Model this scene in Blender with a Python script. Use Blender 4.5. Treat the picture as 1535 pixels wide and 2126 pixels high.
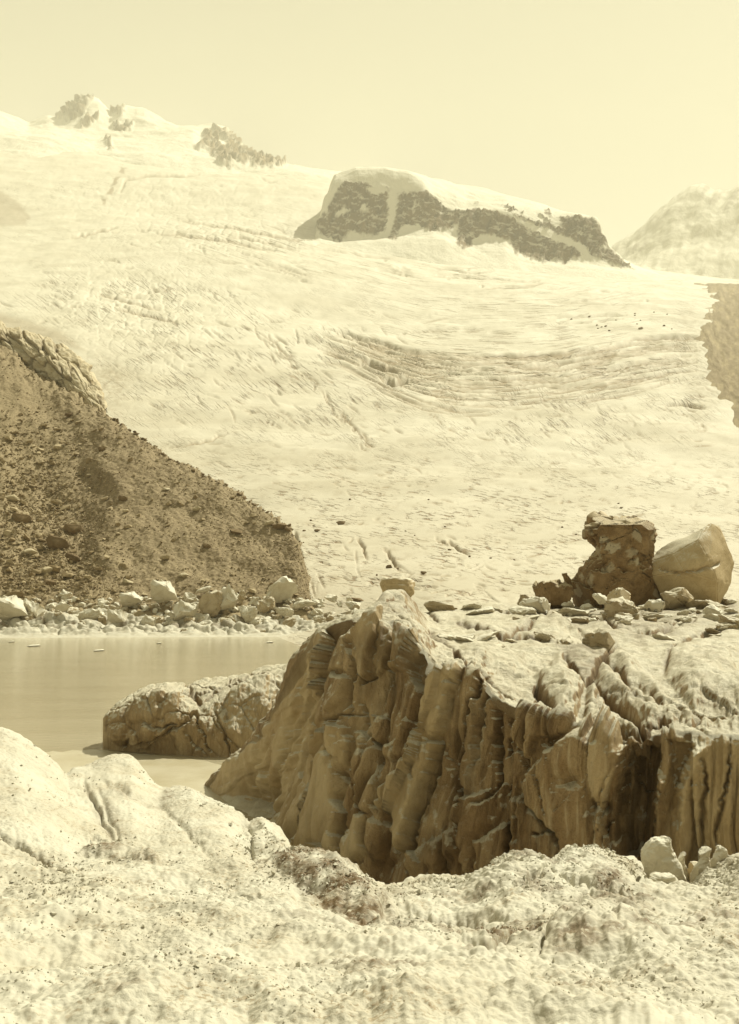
import bpy, bmesh, math
import numpy as np
from mathutils import Vector

# ------------------------------------------------------------------ camera, sky, sun, exposure
for o in list(bpy.data.objects):
    bpy.data.objects.remove(o, do_unlink=True)
scene = bpy.context.scene
COL = scene.collection

FOC, CXP, HOR, EYE = 2600.0, 767.5, 1140.0, 8.0      # focal length in photo pixels, centre column, horizon row, eye height above the lake
cam_data = bpy.data.cameras.new('camera')
cam_data.sensor_fit = 'VERTICAL'
cam_data.sensor_height = 36.0
cam_data.lens = 36.0 * FOC / 2126.0
cam_data.shift_y = (HOR - 1063.0) / 2126.0
cam_data.clip_start = 0.1
cam_data.clip_end = 30000.0
cam = bpy.data.objects.new('camera', cam_data)
COL.objects.link(cam)
cam.location = (0, 0, EYE)
cam.rotation_euler = (math.radians(90), 0, 0)
scene.camera = cam

SUN_EL, SUN_AZ = math.radians(50), math.radians(42)   # behind the glacier, to the right
world = bpy.data.worlds.new('World')
scene.world = world
world.use_nodes = True
wn = world.node_tree
wn.nodes.clear()
sky = wn.nodes.new('ShaderNodeTexSky')
sky.sky_type = 'NISHITA'
sky.sun_disc = False
sky.sun_elevation = SUN_EL
sky.sun_rotation = SUN_AZ
sky.altitude = 2400
sky.air_density = 1.0
sky.dust_density = 4.0
sky.ozone_density = 1.0
bw = wn.nodes.new('ShaderNodeRGBToBW')
tint = wn.nodes.new('ShaderNodeMix')
tint.data_type = 'RGBA'
tint.blend_type = 'MULTIPLY'
tint.inputs[0].default_value = 1.0
tint.inputs[7].default_value = (1.0, 0.94, 0.635, 1)
bg = wn.nodes.new('ShaderNodeBackground')
bg.inputs[1].default_value = 0.135
wo = wn.nodes.new('ShaderNodeOutputWorld')
wn.links.new(sky.outputs[0], bw.inputs[0])
wn.links.new(bw.outputs[0], tint.inputs[6])
wn.links.new(tint.outputs[2], bg.inputs[0])
wn.links.new(bg.outputs[0], wo.inputs[0])

sun_data = bpy.data.lights.new('sun', 'SUN')
sun_data.energy = 5.0
sun_data.angle = math.radians(0.6)
sun_data.color = (1.0, 0.968, 0.78)
sun = bpy.data.objects.new('sun', sun_data)
COL.objects.link(sun)
sdir = Vector((math.sin(SUN_AZ) * math.cos(SUN_EL), math.cos(SUN_AZ) * math.cos(SUN_EL), math.sin(SUN_EL)))
sun.rotation_euler = sdir.to_track_quat('Z', 'Y').to_euler()
sun.location = (60, 60, 120)

scene.view_settings.view_transform = 'Standard'
scene.view_settings.look = 'None'
scene.view_settings.exposure = 0.66
scene.view_settings.gamma = 1.0
scene.view_settings.use_curve_mapping = False
scene.cycles.use_denoising = True
scene.cycles.max_bounces = 6
scene.cycles.volume_bounces = 1

# ------------------------------------------------------------------ noise
RNG = np.random.default_rng(7)
PERM = RNG.permutation(256).astype(np.int32)
PERM = np.concatenate([PERM, PERM, PERM[:4]])
GR2 = np.array([[math.cos(a), math.sin(a)] for a in np.linspace(0, 2 * math.pi, 16, endpoint=False)], dtype=np.float32)
_g = RNG.normal(size=(32, 3))
GR3 = (_g / np.linalg.norm(_g, axis=1)[:, None]).astype(np.float32) * 1.2
VAL = RNG.random(512).astype(np.float32)


def perlin2(x, y):
    x = np.asarray(x, np.float32); y = np.asarray(y, np.float32)
    xi = np.floor(x).astype(np.int32); yi = np.floor(y).astype(np.int32)
    fx = x - xi; fy = y - yi
    u = fx * fx * fx * (fx * (fx * 6 - 15) + 10); v = fy * fy * fy * (fy * (fy * 6 - 15) + 10)
    out = []
    for dx in (0, 1):
        for dy in (0, 1):
            h = PERM[PERM[(xi + dx) & 255] + ((yi + dy) & 255)] & 15
            out.append(GR2[h, 0] * (fx - dx) + GR2[h, 1] * (fy - dy))
    a = out[0] + v * (out[1] - out[0]); b = out[2] + v * (out[3] - out[2])
    return (a + u * (b - a)) * 1.4


def perlin3(x, y, z):
    x = np.asarray(x, np.float32); y = np.asarray(y, np.float32); z = np.asarray(z, np.float32)
    xi = np.floor(x).astype(np.int32); yi = np.floor(y).astype(np.int32); zi = np.floor(z).astype(np.int32)
    fx = x - xi; fy = y - yi; fz = z - zi
    u = fx * fx * fx * (fx * (fx * 6 - 15) + 10); v = fy * fy * fy * (fy * (fy * 6 - 15) + 10); w = fz * fz * fz * (fz * (fz * 6 - 15) + 10)
    r = {}
    for dx in (0, 1):
        hx = PERM[(xi + dx) & 255]
        for dy in (0, 1):
            hy = PERM[hx + ((yi + dy) & 255)]
            for dz in (0, 1):
                h = PERM[hy + ((zi + dz) & 255)] & 31
                r[dx, dy, dz] = GR3[h, 0] * (fx - dx) + GR3[h, 1] * (fy - dy) + GR3[h, 2] * (fz - dz)
    l = lambda a, b, t: a + t * (b - a)
    return l(l(l(r[0, 0, 0], r[0, 0, 1], w), l(r[0, 1, 0], r[0, 1, 1], w), v), l(l(r[1, 0, 0], r[1, 0, 1], w), l(r[1, 1, 0], r[1, 1, 1], w), v), u)


def fbm2(x, y, oct=4, gain=0.5, off=0.0):
    s = 0; a = 1.0; f = 1.0
    for i in range(oct):
        s = s + a * perlin2(x * f + off + 17.3 * i, y * f - off + 9.1 * i)
        a *= gain; f *= 2.03
    return s


def fbm3(x, y, z, oct=4, gain=0.5, off=0.0, ridged=False):
    s = 0; a = 1.0; f = 1.0
    for i in range(oct):
        n = perlin3(x * f + off + 17.3 * i, y * f - off + 9.1 * i, z * f + 3.7 * i)
        if ridged:
            n = 0.5 - 2 * np.abs(n)
        s = s + a * n
        a *= gain; f *= 2.03
    return s


def worley2(x, y, off=0):
    """F1, F2 and a value per cell."""
    x = np.asarray(x, np.float32) + off; y = np.asarray(y, np.float32) - off
    xi = np.floor(x).astype(np.int32); yi = np.floor(y).astype(np.int32)
    f1 = np.full(x.shape, 9.0, np.float32); f2 = f1.copy(); cid = np.zeros(x.shape, np.float32)
    for dx in (-1, 0, 1):
        for dy in (-1, 0, 1):
            h = PERM[PERM[(xi + dx) & 255] + ((yi + dy) & 255)]
            d = np.hypot(xi + dx + VAL[h] - x, yi + dy + VAL[h + 200] - y)
            m = d < f1
            f2 = np.where(m, f1, np.minimum(f2, d)); cid = np.where(m, VAL[h + 90], cid); f1 = np.where(m, d, f1)
    return f1, f2, cid


def facets2(x, y, off=0, warp_=0.25):
    """broken planes: every cell tilts its own way; returns the relief and the distance to the cell's edge"""
    x = np.asarray(x, np.float32); y = np.asarray(y, np.float32)
    x, y = x + warp_ * perlin2(x * 1.3 + off, y * 1.3), y + warp_ * perlin2(x * 1.3 + 31 + off, y * 1.3 + 7)
    x = x + off; y = y - off
    xi = np.floor(x).astype(np.int32); yi = np.floor(y).astype(np.int32)
    f1 = np.full(x.shape, 9.0, np.float32); f2 = f1.copy(); rel = np.zeros(x.shape, np.float32); cid = rel.copy()
    for dx in (-1, 0, 1):
        for dy in (-1, 0, 1):
            h = PERM[PERM[(xi + dx) & 255] + ((yi + dy) & 255)]
            ox = x - (xi + dx + VAL[h]); oy = y - (yi + dy + VAL[h + 200])
            d = np.hypot(ox, oy)
            m = d < f1
            f2 = np.where(m, f1, np.minimum(f2, d)); f1 = np.where(m, d, f1)
            rel = np.where(m, (VAL[h + 40] - 0.5) * 2 * ox + (VAL[h + 130] - 0.5) * 2 * oy + (VAL[h + 77] - 0.5) * 0.7, rel)
            cid = np.where(m, VAL[h + 90], cid)
    return rel, f2 - f1, cid


def facets3(x, y, z, n, seed):
    """the same in space, for closed bodies"""
    r = np.random.default_rng(seed)
    lo = [a.min() for a in (x, y, z)]; hi = [a.max() for a in (x, y, z)]
    S = np.stack([r.uniform(l, h, n) for l, h in zip(lo, hi)], -1)
    G = r.normal(size=(n, 3)); G /= np.linalg.norm(G, axis=1)[:, None]
    f1 = np.full(x.shape, 1e9); f2 = f1.copy(); rel = np.zeros(x.shape); cid = rel.copy()
    k = (np.prod([h - l for l, h in zip(lo, hi)]) / n) ** (1 / 3)
    xw = x + 0.25 * k * perlin3(x / k, y / k, z / k); yw = y; zw = z + 0.25 * k * perlin3(x / k + 9, y / k, z / k)
    for i in range(n):
        ox, oy, oz = xw - S[i, 0], yw - S[i, 1], zw - S[i, 2]
        d = np.sqrt(ox * ox + oy * oy + oz * oz) / k
        m = d < f1
        f2 = np.where(m, f1, np.minimum(f2, d)); f1 = np.where(m, d, f1)
        rel = np.where(m, (G[i, 0] * ox + G[i, 1] * oy + G[i, 2] * oz) / k, rel); cid = np.where(m, (i * 0.618) % 1, cid)
    return rel, f2 - f1, cid


def sstep(a, b, x):
    t = np.clip((x - a) / (b - a), 0, 1)
    return t * t * (3 - 2 * t)


# ------------------------------------------------------------------ geometry helpers
def P(px, py, Y):
    return np.array([(px - CXP) / FOC * Y, Y, EYE + (HOR - py) / FOC * Y])


def z2py(z, Y):
    return HOR - (z - EYE) * FOC / Y


def ct(*pts):            # contour of (column, row, distance)
    return [(a, b, c) for a, b, c in pts]


def cz(*pts):            # contour of (column, distance, height)
    return [(a, z2py(z, Y), Y) for a, Y, z in pts]


def pchip_rows(C, ts):
    """C: (K, ns) values at integer knots, ts: row parameters; monotone cubic down each column."""
    K = C.shape[0]
    d = np.diff(C, axis=0)
    m = np.zeros_like(C)
    m[0] = d[0]; m[-1] = d[-1]
    if K > 2:
        a, b = d[:-1], d[1:]
        with np.errstate(divide='ignore', invalid='ignore'):
            h = np.where(a * b > 0, 2 * a * b / (a + b), 0.0)
        m[1:-1] = np.nan_to_num(h)
    i = np.minimum(ts.astype(int), K - 2); t = (ts - i)[:, None]
    h00 = 2 * t**3 - 3 * t**2 + 1; h10 = t**3 - 2 * t**2 + t; h01 = -2 * t**3 + 3 * t**2; h11 = t**3 - t**2
    return h00 * C[i] + h10 * m[i] + h01 * C[i + 1] + h11 * m[i + 1]


class Sheet:
    """A surface lofted through contour lines; rows run across the contours."""
    def __init__(s, contours, px0, px1, ns, rows, smooth=3, by_index=False, ext=None):
        """ext: (column, count, column, count), coarser columns carrying the ground on beyond both ends"""
        K = len(contours)
        if by_index:
            u = np.linspace(0, len(contours[0]) - 1, ns)
            PX = np.array([np.interp(u, range(len(c)), [p[0] for p in c]) for c in contours])
            PY = np.array([np.interp(u, range(len(c)), [p[1] for p in c]) for c in contours])
            YY = np.array([np.interp(u, range(len(c)), [p[2] for p in c]) for c in contours])
        else:
            u = np.linspace(px0, px1, ns)
            if ext:
                u = np.concatenate([np.linspace(ext[0], px0, ext[1], endpoint=False), u, np.linspace(px1, ext[2], ext[3] + 1)[1:]])
                ns = len(u)
            PX = np.repeat(u[None], K, 0)
            PY = np.array([np.interp(u, [p[0] for p in c], [p[1] for p in c]) for c in contours])
            YY = np.array([np.interp(u, [p[0] for p in c], [p[2] for p in c]) for c in contours])
        if smooth:
            ker = np.hanning(2 * smooth + 3)[1:-1]; ker /= ker.sum()
            sm = lambda A: np.array([np.convolve(np.pad(r, smooth, mode='edge'), ker, 'valid') for r in A])
            PY = sm(PY); YY = sm(YY)
        X = (PX - CXP) / FOC * YY; Z = EYE + (HOR - PY) / FOC * YY
        s.ns = ns
        ts = np.concatenate([np.linspace(k, k + 1, rows[k], endpoint=False) for k in range(K - 1)] + [[K - 1]])
        s.t = ts; s.nt = len(ts)
        s.x, s.y, s.z = pchip_rows(X, ts), pchip_rows(YY, ts), pchip_rows(Z, ts)
        s.T = np.repeat(ts[:, None], ns, 1)
        s.refresh()
        s.dirt = np.zeros_like(s.x); s.rock = np.zeros_like(s.x)

    def refresh(s):
        s.px = CXP + s.x * FOC / s.y
        s.py = HOR - (s.z - EYE) * FOC / s.y

    def normals(s, blur=0):
        ax = [np.gradient(a, axis=1) for a in (s.x, s.y, s.z)]
        at = [np.gradient(a, axis=0) for a in (s.x, s.y, s.z)]
        n = np.stack([ax[1] * at[2] - ax[2] * at[1], ax[2] * at[0] - ax[0] * at[2], ax[0] * at[1] - ax[1] * at[0]], -1)
        for _ in range(blur):
            p = np.pad(n, ((2, 2), (2, 2), (0, 0)), mode='edge')
            n = sum(p[2 + i:2 + i + s.nt, 2 + j:2 + j + s.ns] for i in (-2, 0, 2) for j in (-2, 0, 2)) / 9
        l = np.linalg.norm(n, axis=-1, keepdims=True)
        return n / np.maximum(l, 1e-9)

    def push(s, d, n=None):
        if n is None:
            n = s.normals(3)
        s.x = s.x + n[..., 0] * d; s.y = s.y + n[..., 1] * d; s.z = s.z + n[..., 2] * d

    def build(s, name, mat, parent=None):
        v = np.stack([s.x, s.y, s.z], -1).reshape(-1, 3)
        nt, ns = s.nt, s.ns
        idx = np.arange(nt * ns).reshape(nt, ns)
        q = np.stack([idx[:-1, :-1], idx[:-1, 1:], idx[1:, 1:], idx[1:, :-1]], -1).reshape(-1, 4)
        o = mesh_np(name, v, q, mat, {'dirt': s.dirt.ravel(), 'rock': s.rock.ravel()}, parent)
        return o

    def at(s, px, py, tmax=1e9, tmin=-1):
        """nearest surface point seen at a photo position"""
        m = (s.T <= tmax) & (s.T >= tmin)
        d = np.where(m, (s.px - px)**2 + (s.py - py)**2, 1e18)
        k = np.unravel_index(np.argmin(d), d.shape)
        return np.array([s.x[k], s.y[k], s.z[k]]), k


def mesh_np(name, v, faces, mat, attrs=None, parent=None, smooth=True, recentre=True):
    """faces: (n, k) array."""
    v = np.asarray(v, np.float64)
    loc = np.zeros(3)
    if recentre:
        loc = np.array([(v[:, 0].min() + v[:, 0].max()) / 2, (v[:, 1].min() + v[:, 1].max()) / 2, v[:, 2].min()])
    v = v - loc
    me = bpy.data.meshes.new(name)
    nf, k = faces.shape
    me.vertices.add(len(v)); me.vertices.foreach_set('co', v.astype(np.float32).ravel())
    me.loops.add(nf * k); me.loops.foreach_set('vertex_index', faces.astype(np.int32).ravel())
    me.polygons.add(nf); me.polygons.foreach_set('loop_start', np.arange(0, nf * k, k, dtype=np.int32))
    me.polygons.foreach_set('use_smooth', np.full(nf, smooth))
    for an, av in (attrs or {}).items():
        if np.any(av):
            me.attributes.new(an, 'FLOAT', 'POINT').data.foreach_set('value', np.asarray(av, np.float32))
    me.update(calc_edges=True)
    me.materials.append(mat)
    o = bpy.data.objects.new(name, me)
    o.location = loc
    COL.objects.link(o)
    if parent is not None:
        o.parent = parent
    return o


def tag(o, label, cat, group=None, kind=None):
    o['label'] = label; o['category'] = cat
    if group: o['group'] = group
    if kind: o['kind'] = kind
    return o


def seg_dist(px, py, poly, closed=False):
    """distance to a polyline and the signed side of the nearest segment (positive: right of travel on the picture)"""
    pts = list(poly) + ([poly[0]] if closed else [])
    best = np.full(px.shape, 1e9); side = np.zeros(px.shape); along = np.zeros(px.shape); L = 0
    for (ax, ay), (bx, by) in zip(pts[:-1], pts[1:]):
        ex, ey = bx - ax, by - ay; l2 = ex * ex + ey * ey + 1e-9; l = math.sqrt(l2)
        t = np.clip(((px - ax) * ex + (py - ay) * ey) / l2, 0, 1)
        d = np.hypot(px - ax - t * ex, py - ay - t * ey)
        m = d < best
        side = np.where(m, np.sign(ex * (py - ay) - ey * (px - ax)), side)
        along = np.where(m, L + t * l, along)
        best = np.where(m, d, best); L += l
    return best, side, along / max(L, 1e-9)


def inside(px, py, poly):
    c = np.zeros(px.shape, bool)
    n = len(poly)
    for i in range(n):
        ax, ay = poly[i]; bx, by = poly[(i + 1) % n]
        if ay == by: continue
        c ^= ((ay > py) != (by > py)) & (px < (bx - ax) * (py - ay) / (by - ay) + ax)
    return c


def box_of(s, poly, pad, tmax):
    xs = [p[0] for p in poly]; ys = [p[1] for p in poly]
    return np.nonzero((s.wx > min(xs) - pad) & (s.wx < max(xs) + pad) & (s.wy > min(ys) - pad) & (s.wy < max(ys) + pad) & (s.T <= tmax))


def warp(s, amp, freq, off=0.0):
    """photo positions shaken by noise so that traced lines come out ragged"""
    s.wx = s.px + amp * fbm2(s.px * freq, s.py * freq, 3, 0.6, 5.5 + off)
    s.wy = s.py + amp * fbm2(s.px * freq, s.py * freq, 3, 0.6, 41.2 + off)


def plate(s, D, poly, h, edge, tmax=1e9, dome=0.0):
    """raise (or sink) the inside of an outline, h metres with a rounded edge"""
    k = box_of(s, poly, 2, tmax)
    x, y = s.wx[k], s.wy[k]
    ins = inside(x, y, poly)
    d, _, _ = seg_dist(x, y, poly, True)
    D[k] += np.where(ins, h * (1 - np.exp(-d / edge)) + dome * np.minimum(d, 60) / 60, 0)


def groove(s, D, poly, w, depth, tmax=1e9, taper=True):
    k = box_of(s, poly, w * 3, tmax)
    d, _, al = seg_dist(s.wx[k], s.wy[k], poly)
    a = np.sin(np.clip(al * 0.9 + 0.05, 0, 1) * math.pi) ** 0.4 if taper else 1
    D[k] -= depth * np.exp(-(d / w)**2) * a


def scarp(s, D, poly, h, reach, tmax=1e9, edge=2.5):
    """step: the right side of the line (looking along it, on the picture) stands proud, easing off over reach"""
    k = box_of(s, poly, reach * 2.5, tmax)
    d, sd, al = seg_dist(s.wx[k], s.wy[k], poly)
    a = np.sin(np.clip(al, 0, 1) * math.pi) ** 0.35
    D[k] += np.where(sd > 0, h * (1 - np.exp(-d / edge)) * np.exp(-(d / reach)**2), -0.35 * h * np.exp(-d / (edge * 2))) * a


def mask_poly(s, M, poly, soft, val=1.0, tmax=1e9, tmin=-1):
    k = box_of(s, poly, soft * 3, tmax)
    x, y = s.wx[k], s.wy[k]
    d, _, _ = seg_dist(x, y, poly, True)
    sd = np.where(inside(x, y, poly), d, -d)
    v = val * sstep(-soft, soft, sd) * (s.T[k] >= tmin)
    M[k] = np.maximum(M[k], v) if val > 0 else np.clip(M[k] + v, 0, 1)


# ------------------------------------------------------------------ materials
def nt_new(name):
    m = bpy.data.materials.new(name)
    m.use_nodes = True
    t = m.node_tree
    t.nodes.clear()
    return m, t


class N:
    def __init__(s, name):
        s.m, s.t = nt_new(name)
        s.geo = s.t.nodes.new('ShaderNodeNewGeometry')
        s.pos = s.geo.outputs['Position']

    def node(s, typ, **kw):
        n = s.t.nodes.new(typ)
        for k, v in kw.items():
            setattr(n, k, v)
        return n

    def ln(s, a, b):
        s.t.links.new(a, b)

    def objpos(s):
        return s.node('ShaderNodeTexCoord').outputs['Object']

    def scaled(s, vec, sc):
        n = s.node('ShaderNodeVectorMath', operation='MULTIPLY')
        s.ln(vec, n.inputs[0]); n.inputs[1].default_value = sc
        return n.outputs[0]

    def noise(s, vec, scale, detail=4, rough=0.55, dist=0.0):
        n = s.node('ShaderNodeTexNoise')
        s.ln(vec, n.inputs['Vector'])
        n.inputs['Scale'].default_value = scale; n.inputs['Detail'].default_value = detail
        n.inputs['Roughness'].default_value = rough; n.inputs['Distortion'].default_value = dist
        return n.outputs[0]

    def voro(s, vec, scale, feature='F1', out=0, rnd=1.0):
        n = s.node('ShaderNodeTexVoronoi', feature=feature)
        s.ln(vec, n.inputs['Vector'])
        n.inputs['Scale'].default_value = scale; n.inputs['Randomness'].default_value = rnd
        return n.outputs[out]

    def ramp(s, val, a, b, lo=0.0, hi=1.0):
        n = s.node('ShaderNodeMapRange', interpolation_type='SMOOTHSTEP')
        s.ln(val, n.inputs[0])
        n.inputs[1].default_value = a; n.inputs[2].default_value = b; n.inputs[3].default_value = lo; n.inputs[4].default_value = hi
        return n.outputs[0]

    def math(s, op, a, b=None):
        n = s.node('ShaderNodeMath', operation=op)
        for i, v in enumerate((a, b)):
            if v is None: continue
            if isinstance(v, (int, float)): n.inputs[i].default_value = v
            else: s.ln(v, n.inputs[i])
        return n.outputs[0]

    def mix(s, fac, a, b):
        n = s.node('ShaderNodeMix', data_type='RGBA')
        for sock, v in ((n.inputs[0], fac), (n.inputs[6], a), (n.inputs[7], b)):
            if isinstance(v, (int, float)): sock.default_value = v
            elif isinstance(v, tuple): sock.default_value = (*v, 1)
            else: s.ln(v, sock)
        return n.outputs[2]

    def attr(s, name):
        n = s.node('ShaderNodeAttribute', attribute_name=name)
        return n.outputs['Fac']

    def up(s):
        n = s.node('ShaderNodeSeparateXYZ')
        s.ln(s.geo.outputs['Normal'], n.inputs[0])
        return n.outputs[2]

    def bump(s, h, dist, strength=1.0, prev=None):
        n = s.node('ShaderNodeBump')
        s.ln(h, n.inputs['Height'])
        n.inputs['Distance'].default_value = dist; n.inputs['Strength'].default_value = strength
        if prev is not None: s.ln(prev, n.inputs['Normal'])
        return n.outputs[0]

    def finish(s, col, rough=0.8, normal=None, spec=0.2):
        b = s.node('ShaderNodeBsdfPrincipled')
        if isinstance(col, tuple): b.inputs['Base Color'].default_value = (*col, 1)
        else: s.ln(col, b.inputs['Base Color'])
        if isinstance(rough, (int, float)): b.inputs['Roughness'].default_value = rough
        else: s.ln(rough, b.inputs['Roughness'])
        b.inputs['Specular IOR Level'].default_value = spec
        if normal is not None: s.ln(normal, b.inputs['Normal'])
        o = s.node('ShaderNodeOutputMaterial')
        s.ln(b.outputs[0], o.inputs[0])
        return s.m


SNOW = (0.60, 0.575, 0.49)
FIRN = (0.54, 0.505, 0.40)
OLD_ICE = (0.33, 0.235, 0.115)
DIRT_SHADE = (0.125, 0.079, 0.033)  # brown for real grime and for shade painted on the near ice
ROCK = (0.20, 0.140, 0.070)


def mat_glacier():
    n = N('glacier_ice')
    a = n.noise(n.scaled(n.pos, (1, 1, 1)), 0.012, 5, 0.6)
    c = n.mix(n.ramp(a, 0.35, 0.7), (0.565, 0.535, 0.44), (0.475, 0.44, 0.345))
    st = n.noise(n.scaled(n.pos, (0.12, 0.5, 0.5)), 1.0, 5, 0.7, 0.4)
    c = n.mix(n.math('MULTIPLY', n.ramp(st, 0.52, 0.72), 0.10), c, (0.36, 0.29, 0.18))
    c = n.mix(n.attr('dirt'), c, (0.22, 0.155, 0.075))
    ht = None
    for k, (sx, sy) in (('a', (1 / 60, 1 / 3.4)), ('b', (1 / 26, 1 / 4.0)), ('c', (1 / 22, 1 / 3.4))):
        fl = n.node('ShaderNodeAttribute', attribute_name='flow_' + k).outputs['Vector']
        st2 = n.ramp(n.noise(n.scaled(fl, (sx, sy, 1)), 1.0, 3, 0.6, 0.35), 0.525, 0.63)
        st2 = n.math('MULTIPLY', st2, n.attr('w_' + k))
        ht = st2 if ht is None else n.math('MAXIMUM', ht, st2)
    c = n.mix(n.math('MULTIPLY', ht, 0.72), c, (0.20, 0.13, 0.06))  # thin crevasse lines: the dark of their depth is painted into the colour
    h = n.math('MULTIPLY', n.math('MULTIPLY', ht, n.attr('px_size')), -4.0)
    b = n.bump(h, 1.0, 1.0)
    fine = n.noise(n.scaled(n.pos, (0.30, 1.5, 1.5)), 1.0, 6, 0.7, 0.5)
    b = n.bump(fine, 0.12, 0.4, b)
    return n.finish(c, 0.75, b, 0.25)


def mat_snow_rock(name, rock_col, snow_col=(0.64, 0.615, 0.52), scale=0.02, bumpd=6.0):
    n = N(name)
    f = n.noise(n.pos, scale, 6, 0.6)
    r = n.mix(n.ramp(f, 0.3, 0.7), tuple(v * 0.75 for v in rock_col), tuple(v * 1.35 for v in rock_col))
    c = n.mix(n.attr('rock'), snow_col, r)
    c = n.mix(n.attr('dirt'), c, (0.42, 0.37, 0.27))
    st = n.noise(n.scaled(n.pos, (1, 1, 0.35)), scale * 3, 6, 0.65)
    b = n.bump(st, bumpd, 0.6)
    return n.finish(c, 0.85, b, 0.15)


def mat_wall_ice():
    n = N('old_glacier_ice')
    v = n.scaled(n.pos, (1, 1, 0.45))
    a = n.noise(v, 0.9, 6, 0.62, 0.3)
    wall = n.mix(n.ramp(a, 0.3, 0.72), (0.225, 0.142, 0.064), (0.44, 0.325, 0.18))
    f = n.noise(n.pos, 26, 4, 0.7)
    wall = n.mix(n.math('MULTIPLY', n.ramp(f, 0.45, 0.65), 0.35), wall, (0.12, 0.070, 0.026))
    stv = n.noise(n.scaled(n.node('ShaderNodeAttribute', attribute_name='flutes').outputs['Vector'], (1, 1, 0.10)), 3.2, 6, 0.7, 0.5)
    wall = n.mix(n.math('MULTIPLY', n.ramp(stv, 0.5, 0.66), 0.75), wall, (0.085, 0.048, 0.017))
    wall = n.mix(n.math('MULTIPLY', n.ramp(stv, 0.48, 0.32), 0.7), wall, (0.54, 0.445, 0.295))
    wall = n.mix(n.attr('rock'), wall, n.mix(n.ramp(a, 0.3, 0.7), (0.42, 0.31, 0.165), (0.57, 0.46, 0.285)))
    g = n.noise(n.pos, 1.7, 5, 0.6)
    top = n.mix(n.ramp(g, 0.35, 0.7), (0.60, 0.56, 0.44), (0.50, 0.445, 0.325))
    sp = n.voro(n.pos, 14, 'F1')
    top = n.mix(n.math('MULTIPLY', n.ramp(f, 0.52, 0.68), 0.45), top, (0.27, 0.20, 0.11))
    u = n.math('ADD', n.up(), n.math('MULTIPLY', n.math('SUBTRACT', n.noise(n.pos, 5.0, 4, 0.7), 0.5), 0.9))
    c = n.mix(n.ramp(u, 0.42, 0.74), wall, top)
    c = n.mix(n.attr('dirt'), c, DIRT_SHADE)
    b = n.bump(f, 0.05, 0.7)
    b = n.bump(n.noise(v, 6.5, 5, 0.65), 0.12, 0.6, b)
    b = n.bump(stv, 0.14, 0.7, b)
    return n.finish(c, 0.62, b, 0.3)


def mat_crust():
    n = N('granular_ice_crust')
    g = n.noise(n.pos, 1.3, 5, 0.6)
    c = n.mix(n.ramp(g, 0.35, 0.72), (0.515, 0.49, 0.405), (0.45, 0.415, 0.325))
    f = n.noise(n.pos, 34, 4, 0.7)
    g2 = n.noise(n.pos, 2.6, 5, 0.65)
    sp = n.math('MULTIPLY', n.ramp(f, 0.50, 0.62), n.ramp(g2, 0.44, 0.62))
    c = n.mix(n.math('MULTIPLY', sp, 0.6), c, (0.24, 0.165, 0.08))
    d = n.math('MULTIPLY', n.attr('dirt'), n.ramp(n.noise(n.pos, 22, 4, 0.7), 0.30, 0.52))
    c = n.mix(d, c, DIRT_SHADE)
    cells = n.voro(n.pos, 36, 'SMOOTH_F1')
    gr = n.ramp(n.noise(n.pos, 0.9, 4, 0.6), 0.35, 0.65, 0.25, 1.0)
    b = n.bump(n.math('MULTIPLY', cells, gr), 0.014, 0.7)
    b = n.bump(n.math('MULTIPLY', f, gr), 0.014, 0.7, b)
    return n.finish(c, 0.7, b, 0.25)


def mat_moraine():
    n = N('moraine_debris')
    a = n.noise(n.pos, 0.11, 5, 0.6)
    c = n.mix(n.ramp(a, 0.3, 0.7), (0.20, 0.153, 0.09), (0.26, 0.207, 0.13))
    f = n.noise(n.pos, 2.2, 5, 0.75)
    c = n.mix(n.ramp(f, 0.42, 0.68), c, (0.32, 0.255, 0.155))
    c = n.mix(n.math('MULTIPLY', n.ramp(f, 0.5, 0.3), 0.35), c, (0.17, 0.115, 0.055))
    c = n.mix(n.attr('dirt'), c, (0.36, 0.29, 0.175))
    b = n.bump(n.voro(n.pos, 2.6), 0.10, 0.6)
    b = n.bump(f, 0.10, 0.6, b)
    return n.finish(c, 0.9, b, 0.15)


def mat_stone(name, a, b_, scale=1.5):
    n = N(name)
    oi = n.node('ShaderNodeObjectInfo')
    p = n.objpos()
    c = n.mix(oi.outputs['Random'], a, b_)
    f = n.noise(p, scale, 6, 0.7)
    c = n.mix(n.math('MULTIPLY', n.ramp(f, 0.5, 0.75), 0.5), c, tuple(v * 1.5 for v in b_))
    b = n.bump(f, 0.15, 0.7)
    return n.finish(c, 0.85, b, 0.2)


def mat_water():
    n = N('milky_lake_water')
    a = n.noise(n.scaled(n.pos, (0.25, 1.0, 1)), 0.35, 4, 0.6)
    c = n.mix(n.ramp(a, 0.3, 0.7), (0.40, 0.355, 0.245), (0.44, 0.395, 0.28))
    w = n.noise(n.scaled(n.pos, (0.6, 1.6, 1)), 2.2, 4, 0.6)
    b = n.bump(w, 0.05, 0.3)
    return n.finish(c, 0.12, b, 0.5)


M_GLACIER = mat_glacier()
M_NUNATAK = mat_snow_rock('nunatak_rock_and_snow', (0.115, 0.076, 0.034))
M_PEAK = mat_snow_rock('far_peak_rock_and_snow', (0.17, 0.12, 0.06), scale=0.008, bumpd=14)
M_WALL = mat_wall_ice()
M_CRUST = mat_crust()
M_MORAINE = mat_moraine()
M_STONE = mat_stone('moraine_stone', (0.22, 0.16, 0.082), (0.42, 0.345, 0.22))
M_DARKSTONE = mat_stone('dark_boulder_rock', (0.13, 0.088, 0.042), (0.19, 0.135, 0.07))
M_WATER = mat_water()

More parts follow.
